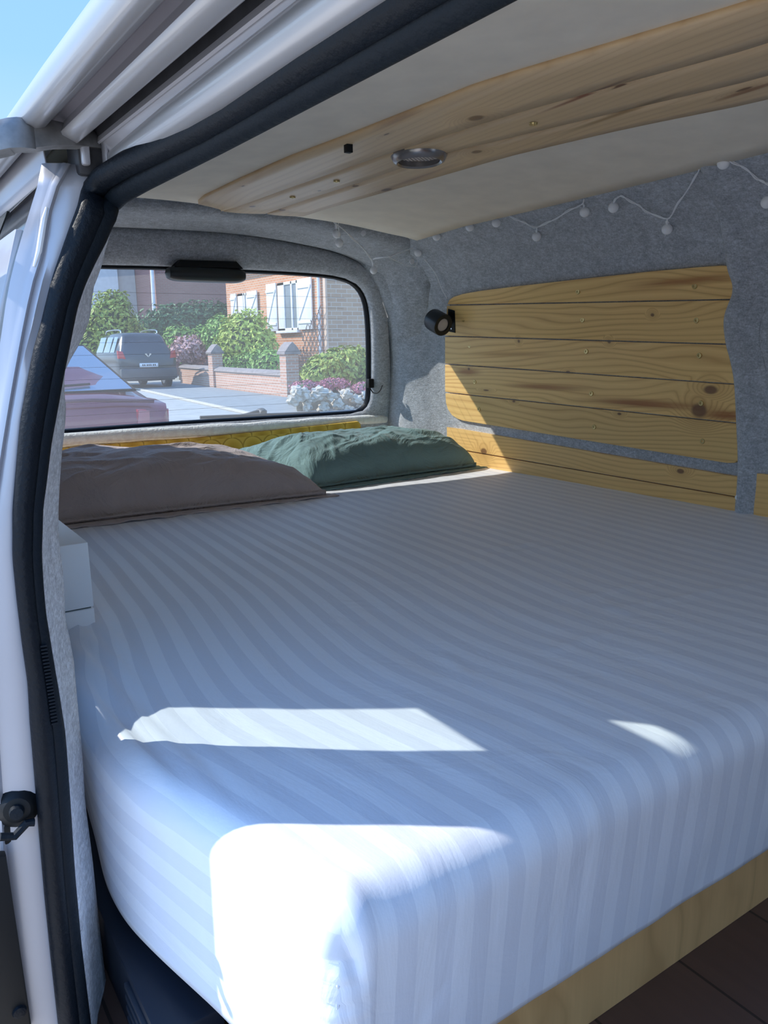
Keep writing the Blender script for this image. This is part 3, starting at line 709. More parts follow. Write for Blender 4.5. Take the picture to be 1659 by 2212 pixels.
# ------------------------------------------------------------------ reading lamp
lamp = empty('wall_lamp', PW(976, 692, .012), 'black cylindrical spot lamp on a bracket at left end of the pine panel', 'lamp')
bm = bmesh.new(); bm_c = [PW(969, 667, .0125), PW(984, 671, .0125), PW(984, 719, .0125), PW(969, 716, .0125)]
prism(bm, [c for c in bm_c], (-.003, 0, 0), .0008); bracket = link('bracket', bm, BLACKP, lamp)
for (u, v) in ((974, 678), (975, 710)):
    bm = bmesh.new(); lathe(bm, [(0, .0015), (.0028, .001), (.003, 0)], PW(u, v, .0157), (-1, 0, 0), 8); link('screw', bm, CHROME, bracket)
cf = PW(958, 703, .075); ax = Vector((-.10, -.80, -.30)).normalized(); ax = (ax+Vector((.12, 0, 0))).normalized()
R_ = .0375; Lh = .066
bm = bmesh.new(); lathe(bm, [(0, -Lh), (R_*.86, -Lh), (R_*.97, -Lh+.003), (R_, -Lh+.008), (R_, -.003), (R_*.97, 0), (R_*.62, 0), (R_*.60, -.005), (0, -.005)], cf, ax, 36); link('lamp_head', bm, plain('satin_black_lamp', (.010, .013, .017), .38), lamp)
bm = bmesh.new(); lathe(bm, [(0, .0012), (R_*.5, .001), (R_*.58, 0)], cf-ax*.0048, ax, 28); link('diffuser', bm, plain('lamp_diffuser', (.62, .58, .55), .5), lamp)
bm = bmesh.new(); m0 = PW(974, 694, .016); tube(bm, [m0, m0.lerp(cf-ax*.03, .6), cf-ax*.03], .009, 10); link('ball_joint', bm, BLACKP, lamp)

# ------------------------------------------------------------------ ceiling strip of three boards
edges = [
    [(415, 441), (440, 431), (520, 394), (620, 350), (760, 299), (1040, 190), (1200, 143), (1400, 84), (1659, 8)],
    [(480, 457), (501, 452), (640, 402), (847, 331), (1100, 251), (1329, 187), (1659, 98)],
    [(575, 462.5), (660, 433), (767, 399), (965, 331), (1100, 300), (1350, 240), (1659, 168)],
    [(655, 467.5), (720, 447), (816, 420), (1100, 338), (1350, 279), (1659, 217)]]
TH = .010
E3 = []
for e in edges:
    q = sorted(((PB(u, v, TH).y, PB(u, v, TH).x) for u, v in e))
    E3.append([(Y0+.1, q[0][1]+(q[0][1]-q[1][1])*.3)]+q)
def kb(u, v, r, el): return (tuple(PB(u, v, TH)), r, el)
PINE_C = wood('pine_ceiling_boards', (.90, .66, .38), (.58, .34, .15), 'Y', 'X', 45, [kb(1028, 255, .014, 1.2), kb(1030, 328, .010, 1.3), kb(545, 446, .008, 1.3), kb(610, 454, .009, 1.4), kb(632, 425, .003, 2.0), kb(525, 402, .003, 2), kb(690, 412, .004, 1.5), kb(768, 402, .007, 1.6), kb(835, 410, .010, 2.0), kb(1607, 193, .005, 3.0), kb(1345, 184, .003, 8), kb(835, 290, .003, 3)],
    stretch=.05, warp=.9, contrast=.5, streak=[(tuple(PB(1260, 208, TH)), .008, .16, (.34, .14, .07)), (tuple(PB(1340, 245, TH)), .012, .20, (.45, .28, .12)), (tuple(PB(900, 385, TH)), .014, .22, (.50, .30, .16)), (tuple(PB(1620, 195, TH)), .010, .09, (.36, .16, .07)), (tuple(PB(900, 240, TH)), .012, .2, (.55, .36, .22))])
cp = empty('ceiling_strip', PB(1000, 300, TH), 'strip of three pine boards fixed lengthwise under the beige ceiling board', 'ceiling panel')
planks = []
for k in range(3):
    a, b = E3[k], E3[k+1]; yb = Y0+.1
    ye_a, ye_b = a[-1][0], b[-1][0]; bm = bmesh.new(); lo = []; hi = []
    for i in range(46):
        t = i/45; ra = []; rb = []
        for j in range(5):
            s = j/4; ye = ye_a+(ye_b-ye_a)*s+(.012*math.sin(s*math.pi)); y = yb+(ye-yb)*t
            xa = interp(a, y)+(.0035 if k else 0); xb = interp(b, y)-(.0035 if k < 2 else 0)
            if k == 0: xa += .02*max(0, (y-(ye_a-.05))/.05)**2*.8
            x = xa+(xb-xa)*s; ra.append(Vector((x, y, board_z(x, y)-TH)))
        lo.append(ra)
    V = gridmesh(bm, lo); o = link('plank', bm, PINE_C, cp); solid(o, TH+.001, 1.0); planks.append(o)
bm = bmesh.new(); rows = []
for i in range(40):
    y = Y0+.12+(min(E3[1][-1][0], E3[2][-1][0])-.03-Y0-.12)*i/39; xa, xb = interp(E3[1], y)-.03, interp(E3[2], y)+.03
    rows.append([(xa+(xb-xa)*j/4, y, board_z(xa+(xb-xa)*j/4, y)-.0015) for j in range(5)])
gridmesh(bm, rows); link('joint_shade_strip', bm, plain('painted_joint_shade', (.03, .016, .01), .9), cp)  # dark strip added behind the boards to put shade into the joints
# brass screws
for u, v in ((727, 391), (632, 425.5), (1152, 266)):
    s = dup_part(s0, planks[1]); s.location = PB(u, v, TH+.0005); s.rotation_euler = (0, -math.pi/2, 0)
# round vent
q0, q1 = PB(843, 338, TH), PB(967, 337, TH); vc = (q0+q1)/2; vr = (q1-q0).length/2*.99
vent = empty('ceiling_vent', vc, 'round metal speaker-like vent with mesh grille set in the pine ceiling strip', 'vent')
dn = Vector((.0, -.03, -1)).normalized()
bm = bmesh.new(); lathe(bm, [(vr*.72, .001), (vr*.73, .014), (vr*.80, .017), (vr*.90, .014), (vr*1.0, .004), (vr*1.0, 0), (vr*.72, 0)], vc+Vector((0, 0, .004)), dn, 48, caps=False); link('rim', bm, plain('vent_rim', (.36, .33, .31), .25, .7), vent)
bm = bmesh.new(); lathe(bm, [(0, .002), (vr*.74, .002), (vr*.74, 0)], vc+Vector((0, 0, .003)), dn, 32); link('recess', bm, plain('vent_recess', (.045, .036, .032), .7), vent)
bm = bmesh.new(); rr = vr*.72; n = 6
for i in range(-n, n+1):
    d = i/n*rr*1.0; h = math.sqrt(max(0, rr*rr-d*d))
    for a in (math.radians(35), math.radians(-35)):
        u = Vector((math.cos(a), math.sin(a), 0)); w = Vector((-u.y, u.x, 0)); o_ = vc+w*d+dn*.0035; o_.z += .003
        if h > .003: tube(bm, [o_-u*h, o_+u*h], .0013, 5)
link('mesh_grille', bm, plain('grille_wire', (.40, .36, .33), .4, .4), vent)
# small switch at the strip's edge
p = PB(752, 300, .0); sw = empty('ceiling_switch', p, 'tiny black push switch hanging at the edge of pine ceiling strip', 'switch')
bm = bmx(p.x-.010, p.x+.010, p.y-.008, p.y+.008, p.z-.006, p.z+.001, .001); link('base', bm, BLACKP, sw)
bm = bmx(p.x-.0065, p.x+.0065, p.y-.006, p.y+.006, p.z-.024, p.z-.005, .001); link('button', bm, BLACKP, sw)

# ------------------------------------------------------------------ string of globe lights
sl = empty('string_lights', PW(1200, 460, .01), 'string of small white globe lights looping along far wall under the ceiling board', 'string lights')
def S(u, v, off=.014):
    if u < 915:
        return PREAR(u, v, interp([(475, -.36), (520, -.30), (584, -.115)], v) if u < 830 else -.26)
    return PW(u, v, off)
wires = [
    [(713, 473), (727, 484), (750, 503), (780, 532), (800, 556), (806, 572)],
    [(725, 470), (727, 492)], [(730, 474), (733, 514)],
    [(806, 560), (840, 553), (880, 540), (900, 528), (906, 522)],
    [(838, 554), (870, 570), (895, 576), (903, 560)],
    [(917, 560), (940, 590), (955, 625), (966, 645)],
    [(943, 495), (943, 500)], [(1015, 478), (1015, 481)],
    [(1071, 470), (1082, 464), (1100, 466), (1130, 480), (1160, 490), (1195, 475), (1230, 455), (1258, 441), (1262, 446)],
    [(1160, 490), (1159, 502)], [(1262, 430), (1259, 441)],
    [(1326, 438), (1335, 425), (1350, 427), (1380, 444), (1400, 458), (1442, 472), (1465, 440), (1495, 395), (1510, 368), (1514, 352)],
    [(1442, 472), (1441, 486)],
    [(1560, 345), (1585, 350), (1620, 372), (1645, 392), (1665, 398), (1700, 410)]]
for wv in wires:
    bm = bmesh.new(); P = catmull([S(u, v) for u, v in wv], 5); tube(bm, P, .0016, 6)
    if len(wv) > 4: tube(bm, [q+Vector((-.002, 0, .003*math.sin(i*.9))) for i, q in enumerate(P)], .0013, 6)
    link('wire', bm, WIRE, sl)
bulbs = [(1159, 511), (1263, 458), (1325, 448), (1441, 495), (1563, 352), (1657, 437), (943, 511), (1015, 490), (1072, 481), (727, 505), (733, 525), (807, 584), (903, 546)]
def bulb_mesh():
    bm = bmesh.new(); prof = [(0, -.0125)]
    for i in range(1, 12):
        a = math.pi*i/13; prof.append((.0125*math.sin(a), -.0125*math.cos(a)))
    prof += [(.0048, .0125), (.0052, .024), (.0035, .026), (.0018, .032), (0, .032)]
    lathe(bm, prof, (0, 0, 0), (0, 0, 1), 18); return bm
b0 = None
for u, v in bulbs:
    p = S(u, v, .016)
    if b0 is None: b = b0 = link('bulb', bulb_mesh(), BULB, sl)
    else: b = dup_part(b0, sl)
    b.location = p
# white screw caps on the felt frame
for i, (u, v) in enumerate(((785, 503), (890, 565))):
    q = PREAR(u, v, -.31 if i == 0 else -.25); bm = bmesh.new(); lathe(bm, [(0, .003), (.008, .002), (.009, 0)], q, (-.2, -1, -.2), 14)
    o = link('cover_cap', bm, WHITEP, None); tag(o, ['white round screw cap on felt above the rear window corner', 'white round screw cap on felt below the ceiling board corner'][i], 'screw cap', 'screw caps in the felt')

# ------------------------------------------------------------------ bed: plywood base, mattress under a fitted sheet
PLYB = wood('plywood_bed_front', (.88, .52, .21), (.52, .28, .10), 'Z', 'X', 9, stretch=.16, warp=.9, contrast=.7, rough=.5)
bb = empty('bed_base', (1.0, .60, FLOOR), 'plywood bed base on the brown floor under the mattress foot', 'bed base')
bm = bmx(.34, 1.80, .488, .503, FLOOR, -.628, .001); link('front_panel', bm, PLYB, bb, smooth=False)
bm = bmx(.235, 1.80, .52, 2.44, -.645, -.632, .001); link('bed_board', bm, plain('bed_board_ply', (.50, .36, .22), .7), bb, smooth=False)
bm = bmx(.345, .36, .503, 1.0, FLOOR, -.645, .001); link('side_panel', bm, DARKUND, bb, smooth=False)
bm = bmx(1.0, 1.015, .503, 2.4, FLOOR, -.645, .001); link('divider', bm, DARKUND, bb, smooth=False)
# near edge of the mattress, read at several places along the door side
EDG = [(.44, .262), (.50, .250), (.60, .232), (.70, .203), (.80, .176), (.88, .172), (1.0, .182), (1.12, .198), (1.25, .212), (1.6, .222), (2.5, .23)]
HEM = [(.44, .252), (.55, .232), (.62, .222), (.71, .199), (.80, .180), (.88, .179), (.97, .192), (1.09, .204), (1.3, .21), (2.5, .22)]
RE = .034; WB = 1.806
def smooth_tab(tab):
    xs = [tab[0][0]+(tab[-1][0]-tab[0][0])*i/400 for i in range(401)]; v = [interp(tab, x) for x in xs]
    for _ in range(60): v = [v[0]]+[(v[i-1]+2*v[i]+v[i+1])/4 for i in range(1, 400)]+[v[400]]
    return list(zip(xs, v))
EDG, HEM = smooth_tab(EDG), smooth_tab(HEM)
CREASE = [((760, 1133), (985, 1098)), ((820, 1120), (960, 1112)), ((870, 1262), (1060, 1215)), ((1000, 1203), (1200, 1178)), ((1030, 1216), (1230, 1186)), ((1225, 1308), (1440, 1255)), ((1300, 1330), (1659, 1262)), ((1160, 1425), (1320, 1370)), ((1310, 1315), (1365, 1337)), ((960, 1420), (1010, 1475)), ((560, 1190), (640, 1240))]
CREASE = [(PZ(*a, BED), PZ(*b, BED)) for a, b in CREASE]
def fold_h(x, y):
    h = 0
    for a, b in CREASE:
        dx, dy = b.x-a.x, b.y-a.y; l2 = dx*dx+dy*dy; u = ((x-a.x)*dx+(y-a.y)*dy)/l2
        if -.1 < u < 1.1:
            d = ((x-a.x)*dy-(y-a.y)*dx)/math.sqrt(l2); h += math.exp(-(d/.009)**2)*max(0, 1-(2*u-1)**4)
    return h
def sheet_pos(s, t):
    """s,t: cloth coordinates from the near/foot edges (negative = over the side)"""
    rs, rt_ = max(0, -s), max(0, -t); rho = max(rs, rt_)
    yb = .452+RE+max(0, t)
    e = interp(EDG, yb)+RE
    xb = e+max(0, s)*(WB-e)/(WB-.25)
    q = math.pi/2*RE
    if rho <= q: out = RE*math.sin(rho/RE); drop = RE*(1-math.cos(rho/RE))
    else: out = RE; drop = RE+(rho-q)
    if rho > 0:
        if rs >= rt_: w = rt_/rs; a = w*math.pi/4
        else: w = rs/rt_; a = math.pi/2-w*math.pi/4
        k = 1+.10*math.sin(2*a)
        dx, dy = -math.cos(a)*out*k, -math.sin(a)*out*k
    else: dx = dy = 0; a = 0
    x, y = xb+dx, yb+dy
    z = BED-drop
    fl = drop/.20
    if rs > 0:
        x += (interp(HEM, y)-interp(EDG, y))*min(1, fl)*math.cos(a)
        z += .018*min(1, fl)*max(0, min(1, (y-.65)/.3))*0
    if rt_ > 0: y += .018*math.sin(a)*min(1, max(0, fl-.2))+.002*noise.noise(Vector((x*9, fl*2, 3)))
    # gentle crown, sag and long tension folds toward the near side
    d_edge = max(0, s)
    z += .006*math.exp(-((t-.9)/.7)**2)*min(1, d_edge/.2)
    z += .0022*noise.noise(Vector((x*7, y*3, 1)))+.0012*noise.noise(Vector((x*22, y*7, 5)))
    if y > .62:
        fold = .0036*math.sin((x+.05*y)*210+3*noise.noise(Vector((0, y*3, 0))))*math.exp(-(max(0, x-e+.02)/.06)**2)*min(1, (y-.62)/.25)
        if rho < q*1.2: z += fold*(1-fl); x += fold*.5
    z += .0022*fold_h(x, y) if rho == 0 else 0
    if rho == 0 and x > .35: z += .0010*math.sin(y*70+5*noise.noise(Vector((x*5, y*4, 9))))*max(0, noise.noise(Vector((x*3, y*3, 4))))
    # puckers at the gathered corner
    if rs > 0 and rt_ > 0:
        pk = math.sin(2*a); n = .0022*math.sin(drop*520)*pk*min(1, fl*3); x -= n*.7; y -= n*.7
    b = math.exp(-((s+.02)/.028)**2-((t+.02)/.028)**2); z += .008*b
    b2 = math.exp(-((s+.045)/.02)**2-((t+.06)/.02)**2); x += .004*b2; y += .006*b2
    return Vector((x, y, z))
ss = [-.218+.218*i/30 for i in range(30)]+[.25*i/30 for i in range(30)]+[.25+1.31*i/130 for i in range(131)]
ts = [-.218+.218*i/30 for i in range(30)]+[.5*i/50 for i in range(50)]+[.5+1.0*i/100 for i in range(100)]+[1.5+.5*i/20 for i in range(21)]
bed = empty('mattress', (1.0, 1.4, -.632), 'mattress in a white satin-striped fitted sheet on the plywood base', 'mattress')
bm = bmesh.new(); uvl = bm.loops.layers.uv.new('UVMap')
VV = [[bm.verts.new(sheet_pos(s, t)) for t in ts] for s in ss]
for i in range(len(ss)-1):
    for j in range(len(ts)-1):
        f = bm.faces.new((VV[i][j], VV[i+1][j], VV[i+1][j+1], VV[i][j+1]))
        for lp_, (a, b) in zip(f.loops, ((i, j), (i+1, j), (i+1, j+1), (i, j+1))):
            s, t = ss[a], ts[b]; lp_[uvl].uv = (s-.055*max(t, -.03)+3.0125, t+2)
sh = link('fitted_sheet', bm, SHEET, bed, ang=180); solid(sh, .004, -1.0)
bm = bmesh.new(); sp_ = []
for i in range(24):
    rho = .045+i/23*.172; p = sheet_pos(-rho, -rho); sp_.append(p+Vector((-.0008, -.0008, 0)))
tube(bm, sp_, .0016, 6); link('corner_seam', bm, SHEET, sh)

# dark load under the bed: a ribbed crate and a teal bag
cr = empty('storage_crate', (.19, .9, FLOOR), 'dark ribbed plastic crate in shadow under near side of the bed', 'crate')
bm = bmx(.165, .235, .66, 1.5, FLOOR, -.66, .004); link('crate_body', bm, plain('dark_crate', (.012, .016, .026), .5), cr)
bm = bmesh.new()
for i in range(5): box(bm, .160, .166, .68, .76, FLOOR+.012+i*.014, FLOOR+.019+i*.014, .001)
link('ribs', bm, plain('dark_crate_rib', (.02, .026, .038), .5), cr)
bm = bmesh.new(); lathe(bm, [(0, 0), (.034, .004), (.04, .02), (.03, .05), (.014, .066), (0, .07)], (.20, .60, FLOOR), (0, 0, 1), 14); o = link('teal_bag', bm, TEAL, None); tag(o, 'small teal cloth bag under the bed corner in front of the dark crate', 'bag')

# ------------------------------------------------------------------ white two-part box at the near side
bx = empty('storage_box', (.21, 1.45, BED), 'white box with a seam near its base, on the bed by the door pillar', 'box')
t0 = PZ(190, 1171, -.292); xr = t0.x; y0 = t0.y
bm = bmx(.135, xr, y0, y0+.42, -.397, -.292, .002); link('box_lid', bm, WHITEL, bx)
bm = bmx(.139, xr-.004, y0+.004, y0+.416, -.400, -.396, 0); link('box_seam', bm, plain('seam_shadow_grey', (.10, .13, .13), .6), bx)
bm = bmx(.135, xr, y0, y0+.42, -.429, -.3995, .002); link('box_base', bm, WHITEL, bx)

# ------------------------------------------------------------------ pillows
def pillow(name, mat, corners, hgt, seed, label, peak=(.5, .5), flange=.04, pw=(3.2, 2.6), plump=.36):
    """corners: near-left, near-right, far-right, far-left on the bed"""
    c = [Vector(p) for p in corners]; n = 110
    root = empty(name, (c[0]+c[1]+c[2]+c[3])/4, label, 'pillow')
    rg = random.Random(int(seed*10)); cre = []
    for k in range(46):
        ax_, ay_ = rg.random(), rg.random(); an = rg.gauss(.5, .7); ln_ = rg.uniform(.08, .32)
        cre.append((ax_, ay_, math.cos(an), math.sin(an), ln_, rg.uniform(.008, .02), rg.uniform(.35, 1.0)*rg.choice((1, 1, -1))))
    def crease(a, b):
        h = 0
        for (x, y, cx, cy, l, w, am) in cre:
            du = (a-x)*cx+(b-y)*cy; dv = -(a-x)*cy+(b-y)*cx+.08*du*du
            if abs(du) < l and abs(dv) < 4*w: h += am*math.exp(-(dv/w)**2)*(1-(du/l)**2)**2
        return h
    def top(a, b):
        base = (c[0]*(1-a)+c[1]*a)*(1-b)+(c[3]*(1-a)+c[2]*a)*b
        # concave sides between the corners
        pin = .035*(math.sin(math.pi*a)*(2*b-1))
        base = base+Vector((0, -pin*.35, 0))+Vector((-(2*a-1)*.03*math.sin(math.pi*b), 0, 0))
        u = 1-abs(2*a-1)**pw[0]; w = 1-abs(2*b-1)**pw[1]
        return base, max(0, u)**plump*max(0, w)**plump
    rows = []; und = []
    for i in range(n+1):
        r = []; q = []
        for j in range(n+1):
            a, b = i/n, j/n; base, h = top(a, b)
            skew = 1+.25*((b-.5)*(peak[1]-.5)*4+(a-.5)*(peak[0]-.5)*4)
            nz = noise.noise(Vector((a*4+seed, b*4, seed)))*.12+noise.noise(Vector((a*9+seed, b*13, seed*2)))*.03
            ridge = -abs(noise.noise(Vector((a*5+b*3+seed, b*6-a*2, 7+seed))))*.06-abs(noise.noise(Vector((a*13-b*7+seed, b*9+a*6, 3+seed))))*.03
            z = hgt*h*skew*(1+nz+ridge)+.006+.0066*crease(a, b)*min(1, h*2)
            r.append(base+Vector((0, 0, z))); q.append(base+Vector((0, 0, .004+.02*(1-h))))
        rows.append(r); und.append(q)
    bm = bmesh.new(); V = gridmesh(bm, rows); U_ = gridmesh(bm, und)
    ring = [(i, 0) for i in range(n)]+[(n, j) for j in range(n)]+[(n-i, n) for i in range(n)]+[(0, n-j) for j in range(n)]
    for k in range(len(ring)):
        (a, b), (a2, b2) = ring[k], ring[(k+1) % len(ring)]
        bm.faces.new((V[a][b], V[a2][b2], U_[a2][b2], U_[a][b]))
    body = link('pillow_body', bm, mat, root, ang=180)
    # flat pillowcase flange round the edge
    bm = bmesh.new(); fr = []
    cen = (c[0]+c[1]+c[2]+c[3])/4
    for k, (a, b) in enumerate(ring+ring[:1]):
        p = rows[a][b]; d = (p-cen); d.z = 0
        kx = flange*(1+.25*noise.noise(Vector((k*.15, seed, 0))))
        e = p+d.normalized()*kx; wv = .006*noise.noise(Vector((k*.22, seed, 4)))
        fr.append([p+Vector((0, 0, .004))-d.normalized()*.012, p+Vector((0, 0, .001)), p.lerp(e, .5)+Vector((0, 0, .0+wv*.6)), e+Vector((0, 0, max(-.002, wv)))])
    gridmesh(bm, fr); fl = link('pillowcase_hem', bm, mat, root, ang=180); solid(fl, .003, 0)
    return root
zb = BED+.004
pillow('pillow', TAUPE, [(.27, 1.99, zb), (1.09, 1.93, zb), (1.03, 2.42, zb), (.27, 2.42, zb)], .152, 2.3, 'taupe grey cotton pillow at the near side, beside the white box', peak=(.36, .55))
pillow('pillow', GREEN, [(1.09, 2.03, zb), (1.765, 2.06, zb), (1.73, 2.40, zb), (.93, 2.41, zb)], .145, 8.1, 'dark green cotton pillow in the corner against the far wall', peak=(.5, .55), pw=(5.0, 2.8), plump=.34)

# ------------------------------------------------------------------ the street behind the van
def leafmat(name, c1, c2, c3=None):
    m, nt, b = newmat(name); setin(b, Roughness=.55, Specular_IOR_Level=.3)
    v = coords(nt); f = noise_t(nt, v, 9, 4, .7)
    st = [(.3, c1), (.55, c2)]+([(.72, c3)] if c3 else [])
    L(nt, ramp(nt, f, st), b.inputs['Base Color'])
    b.inputs['Subsurface Weight'].default_value = 0
    return m
def foliage(bm, ctr, rad, n, size, rng, core=.78, flat=.0, mi=0, lo=-1.0):
    ctr = Vector(ctr)
    for i in range(n):
        while True:
            d = Vector((rng.uniform(-1, 1), rng.uniform(-1, 1), rng.uniform(lo, 1)))
            if .05 < d.length <= 1: break
        d = d.normalized()*(.72+.32*rng.random())*(1+.22*noise.noise(d*2.2+ctr))
        p = ctr+Vector((d.x*rad[0], d.y*rad[1], d.z*rad[2]))
        nn = (d+Vector((rng.uniform(-.9, .9), rng.uniform(-.9, .9), rng.uniform(-.5, 1.0)))).normalized()
        a = nn.orthogonal().normalized(); a = Matrix.Rotation(rng.uniform(0, 6.3), 3, nn) @ a; b = nn.cross(a)
        s = size*rng.uniform(.6, 1.4)
        q = [p-a*s, p+b*s*.45+nn*s*.1, p+a*s, p-b*s*.45+nn*s*.1]
        f = bm.faces.new([bm.verts.new(x) for x in q]); f.material_index = mi
def shrub(name, ctr, rad, n, size, mats, seed, label, cat='shrub', blobs=None, group=None, trunk=True):
    rng = random.Random(seed); root = empty(name, (ctr[0], ctr[1], GR), label, cat, group)
    bm = bmesh.new(); bl_ = blobs or [((0, 0, 0), 1.0)]
    for (o, k) in bl_:
        foliage(bm, Vector(ctr)+Vector(o), [r*k for r in rad], int(n*k*k), size, rng)
    link('leaves', bm, mats[0], root, smooth=False, recalc=False)
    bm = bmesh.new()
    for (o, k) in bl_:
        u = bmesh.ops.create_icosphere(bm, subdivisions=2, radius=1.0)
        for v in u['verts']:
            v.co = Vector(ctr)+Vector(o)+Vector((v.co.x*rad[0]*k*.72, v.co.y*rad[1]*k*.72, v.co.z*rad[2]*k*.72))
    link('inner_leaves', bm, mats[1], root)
    bm = bmesh.new(); tube(bm, [(ctr[0], ctr[1], GR), (ctr[0]+.03, ctr[1], ctr[2])], [.09, .05], 8); link('stem', bm, BARK, root)
    return root
BARK = plain('bark', (.10, .07, .045), .9, var=.3, vs=20)
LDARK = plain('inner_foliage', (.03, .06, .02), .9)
L_YG = leafmat('yellow_green_leaves', (0.222, 0.326, 0.052), (0.429, 0.503, 0.081), (0.592, 0.607, 0.178))
L_GR = leafmat('fresh_green_leaves', (0.111, 0.244, 0.044), (0.252, 0.414, 0.074), (0.400, 0.518, 0.148))
L_DK = leafmat('deep_green_leaves', (0.030, 0.089, 0.037), (0.067, 0.163, 0.059), (0.178, 0.296, 0.096))
L_PK = leafmat('pale_pink_blossom', (0.370, 0.170, 0.155), (0.592, 0.355, 0.326), (0.666, 0.488, 0.444))
L_MG = leafmat('magenta_blossom', (0.370, 0.096, 0.148), (0.533, 0.200, 0.252), (0.607, 0.355, 0.370))
L_OL = leafmat('olive_hedge_leaves', (0.141, 0.215, 0.037), (0.340, 0.400, 0.067), (0.548, 0.503, 0.126))

ASPH = plain('sunlit_asphalt', (0.42, 0.42, 0.39), .95, spec=.1, var=.10, vs=3)
ground = struct('floor', bmx(-60, 60, -40, 70, GR-.2, GR, 0), ASPH, None, 'grey asphalt street behind the van')
ground.name = 'street'
fc = bmesh.new(); box(fc, -9, 3.2, -9, 4.4, GR-.05, GR+.012)  # unseen paving added to bounce warm light into the van
o = link('bounce_forecourt', fc, plain('bounce_paving', (.86, .72, .55), .9, var=.05, vs=5), None); o['kind'] = 'structure'; o['label'] = 'unseen warm pale paving added under the van to bounce light'
k0, k1 = PZ(333, 851, GR), PZ(505, 890, GR); kd = (k1-k0).normalized()
def kp(t): return k0+kd*t
bm = bmesh.new(); prism(bm, [kp(-6), kp(14), kp(14)+Vector((.10, .0, 0)), kp(-6)+Vector((.10, 0, 0))], (0, 0, .06), .015)
o = link('kerb', bm, plain('pale_kerb_stone', (.50, .46, .40), .9), None); o['kind'] = 'structure'; o['label'] = 'pale stone kerb along the street'
wA, wB = PZ(621, 862, GR), PZ(462, 840, GR)
bm = bmesh.new(); prism(bm, [kp(-6)+Vector((.16, 0, 0)), kp(14)+Vector((.16, 0, 0)), wA+Vector((.3, -9, 0)), wA, wB, wB+(wB-wA)*.6], (0, 0, .05))
o = link('pavement', bm, plain('grey_pavement', (.27, .285, .28), .95, var=.12, vs=4), None); o['kind'] = 'structure'; o['label'] = 'grey pavement beside the brick garden wall'

BR_L = brick('orange_brick_house', (.56, .235, .115), (.64, .30, .165), (.56, .46, .36), .24, .085)
BR_W = brick('garden_wall_brick', (0.474, 0.252, 0.174), (0.533, 0.311, 0.222), (0.548, 0.459, 0.385), .22, .075)
BR_W2 = brick('garden_wall_brick_end', (0.474, 0.252, 0.174), (0.533, 0.311, 0.222), (0.548, 0.459, 0.385), .22, .075, kind='wallY')
BR_G = brick('tan_gable_brick', (.40, .26, .17), (.47, .33, .22), (.55, .48, .40), .40, .14, kind='wallY')
BR_D = brick('dark_red_brick', (0.296, 0.137, 0.111), (0.340, 0.163, 0.133), (0.311, 0.222, 0.192), .24, .08, kind='wallY')
SLATE = plain('weathered_slate_coping', (0.252, 0.215, 0.200), .8, var=.2, vs=8)
WHITEW = plain('white_painted_wood', (.74, .74, .74), .5)

# garden wall: two brick posts with gabled caps, two low runs between
def wall_post(p, label, h=1.12, s=.36):
    r = empty('brick_gatepost', p, label, 'gatepost', 'brick posts of the garden wall')
    bm = bmx(p.x, p.x+s, p.y, p.y+s, GR, GR+h)
    for f in bm.faces:
        if abs(f.normal.y) > .5: f.material_index = 1
    bm.normal_update()
    for f in bm.faces: f.material_index = 1 if abs(f.normal.y) > .5 else 0
    link('post', bm, [BR_W, BR_W2], r, smooth=False)
    e = .05; z = GR+h; bm = bmesh.new()
    pts = [Vector((p.x-e, p.y-e, z)), Vector((p.x+s+e, p.y-e, z)), Vector((p.x+s+e, p.y-e, z+.05)), Vector((p.x+s*.78, p.y-e, z+.22)), Vector((p.x+s/2, p.y-e, z+.31)), Vector((p.x+s*.22, p.y-e, z+.22)), Vector((p.x-e, p.y-e, z+.05))]
    prism(bm, pts, (0, s+2*e, 0), .006); link('gabled_cap', bm, SLATE, r, smooth=False)
    return r
gA, gB = wA.copy(), wB.copy(); gA.z = gB.z = GR
wall_post(gA, 'nearer brick post of the garden wall with a pointed slate cap')
wall_post(gB, 'farther brick post of the garden wall, beside the dark hatchback')
def low_wall(a, b, h, label):
    r = empty('garden_wall', (a+b)/2, label, 'wall', 'low runs of the garden wall')
    d = (b-a); d.z = 0; n = Vector((d.y, -d.x, 0)).normalized()
    if n.x < 0: n = -n
    bm = bmesh.new(); prism(bm, [a+n*.05, b+n*.05, b+n*.28, a+n*.28], (0, 0, h)); link('brickwork', bm, BR_W, r, smooth=False)
    bm = bmesh.new(); z = Vector((0, 0, h))
    pr = [a+z-n*.0, a+z+n*.33, a+z+n*.30+Vector((0, 0, .06)), a+z+n*.165+Vector((0, 0, .13)), a+z+n*.03+Vector((0, 0, .06))]
    prism(bm, pr, b-a, .006); link('coping', bm, SLATE, r, smooth=False)
low_wall(gA+Vector((.02, .36, 0)), gB+Vector((.02, 0, 0)), .58, 'low brick garden wall between the two gateposts')
low_wall(gB+Vector((.02, .36, 0)), gB+(gB-gA)*.75+Vector((.1, 0, 0)), .60, 'low brick garden wall running behind the dark hatchback')

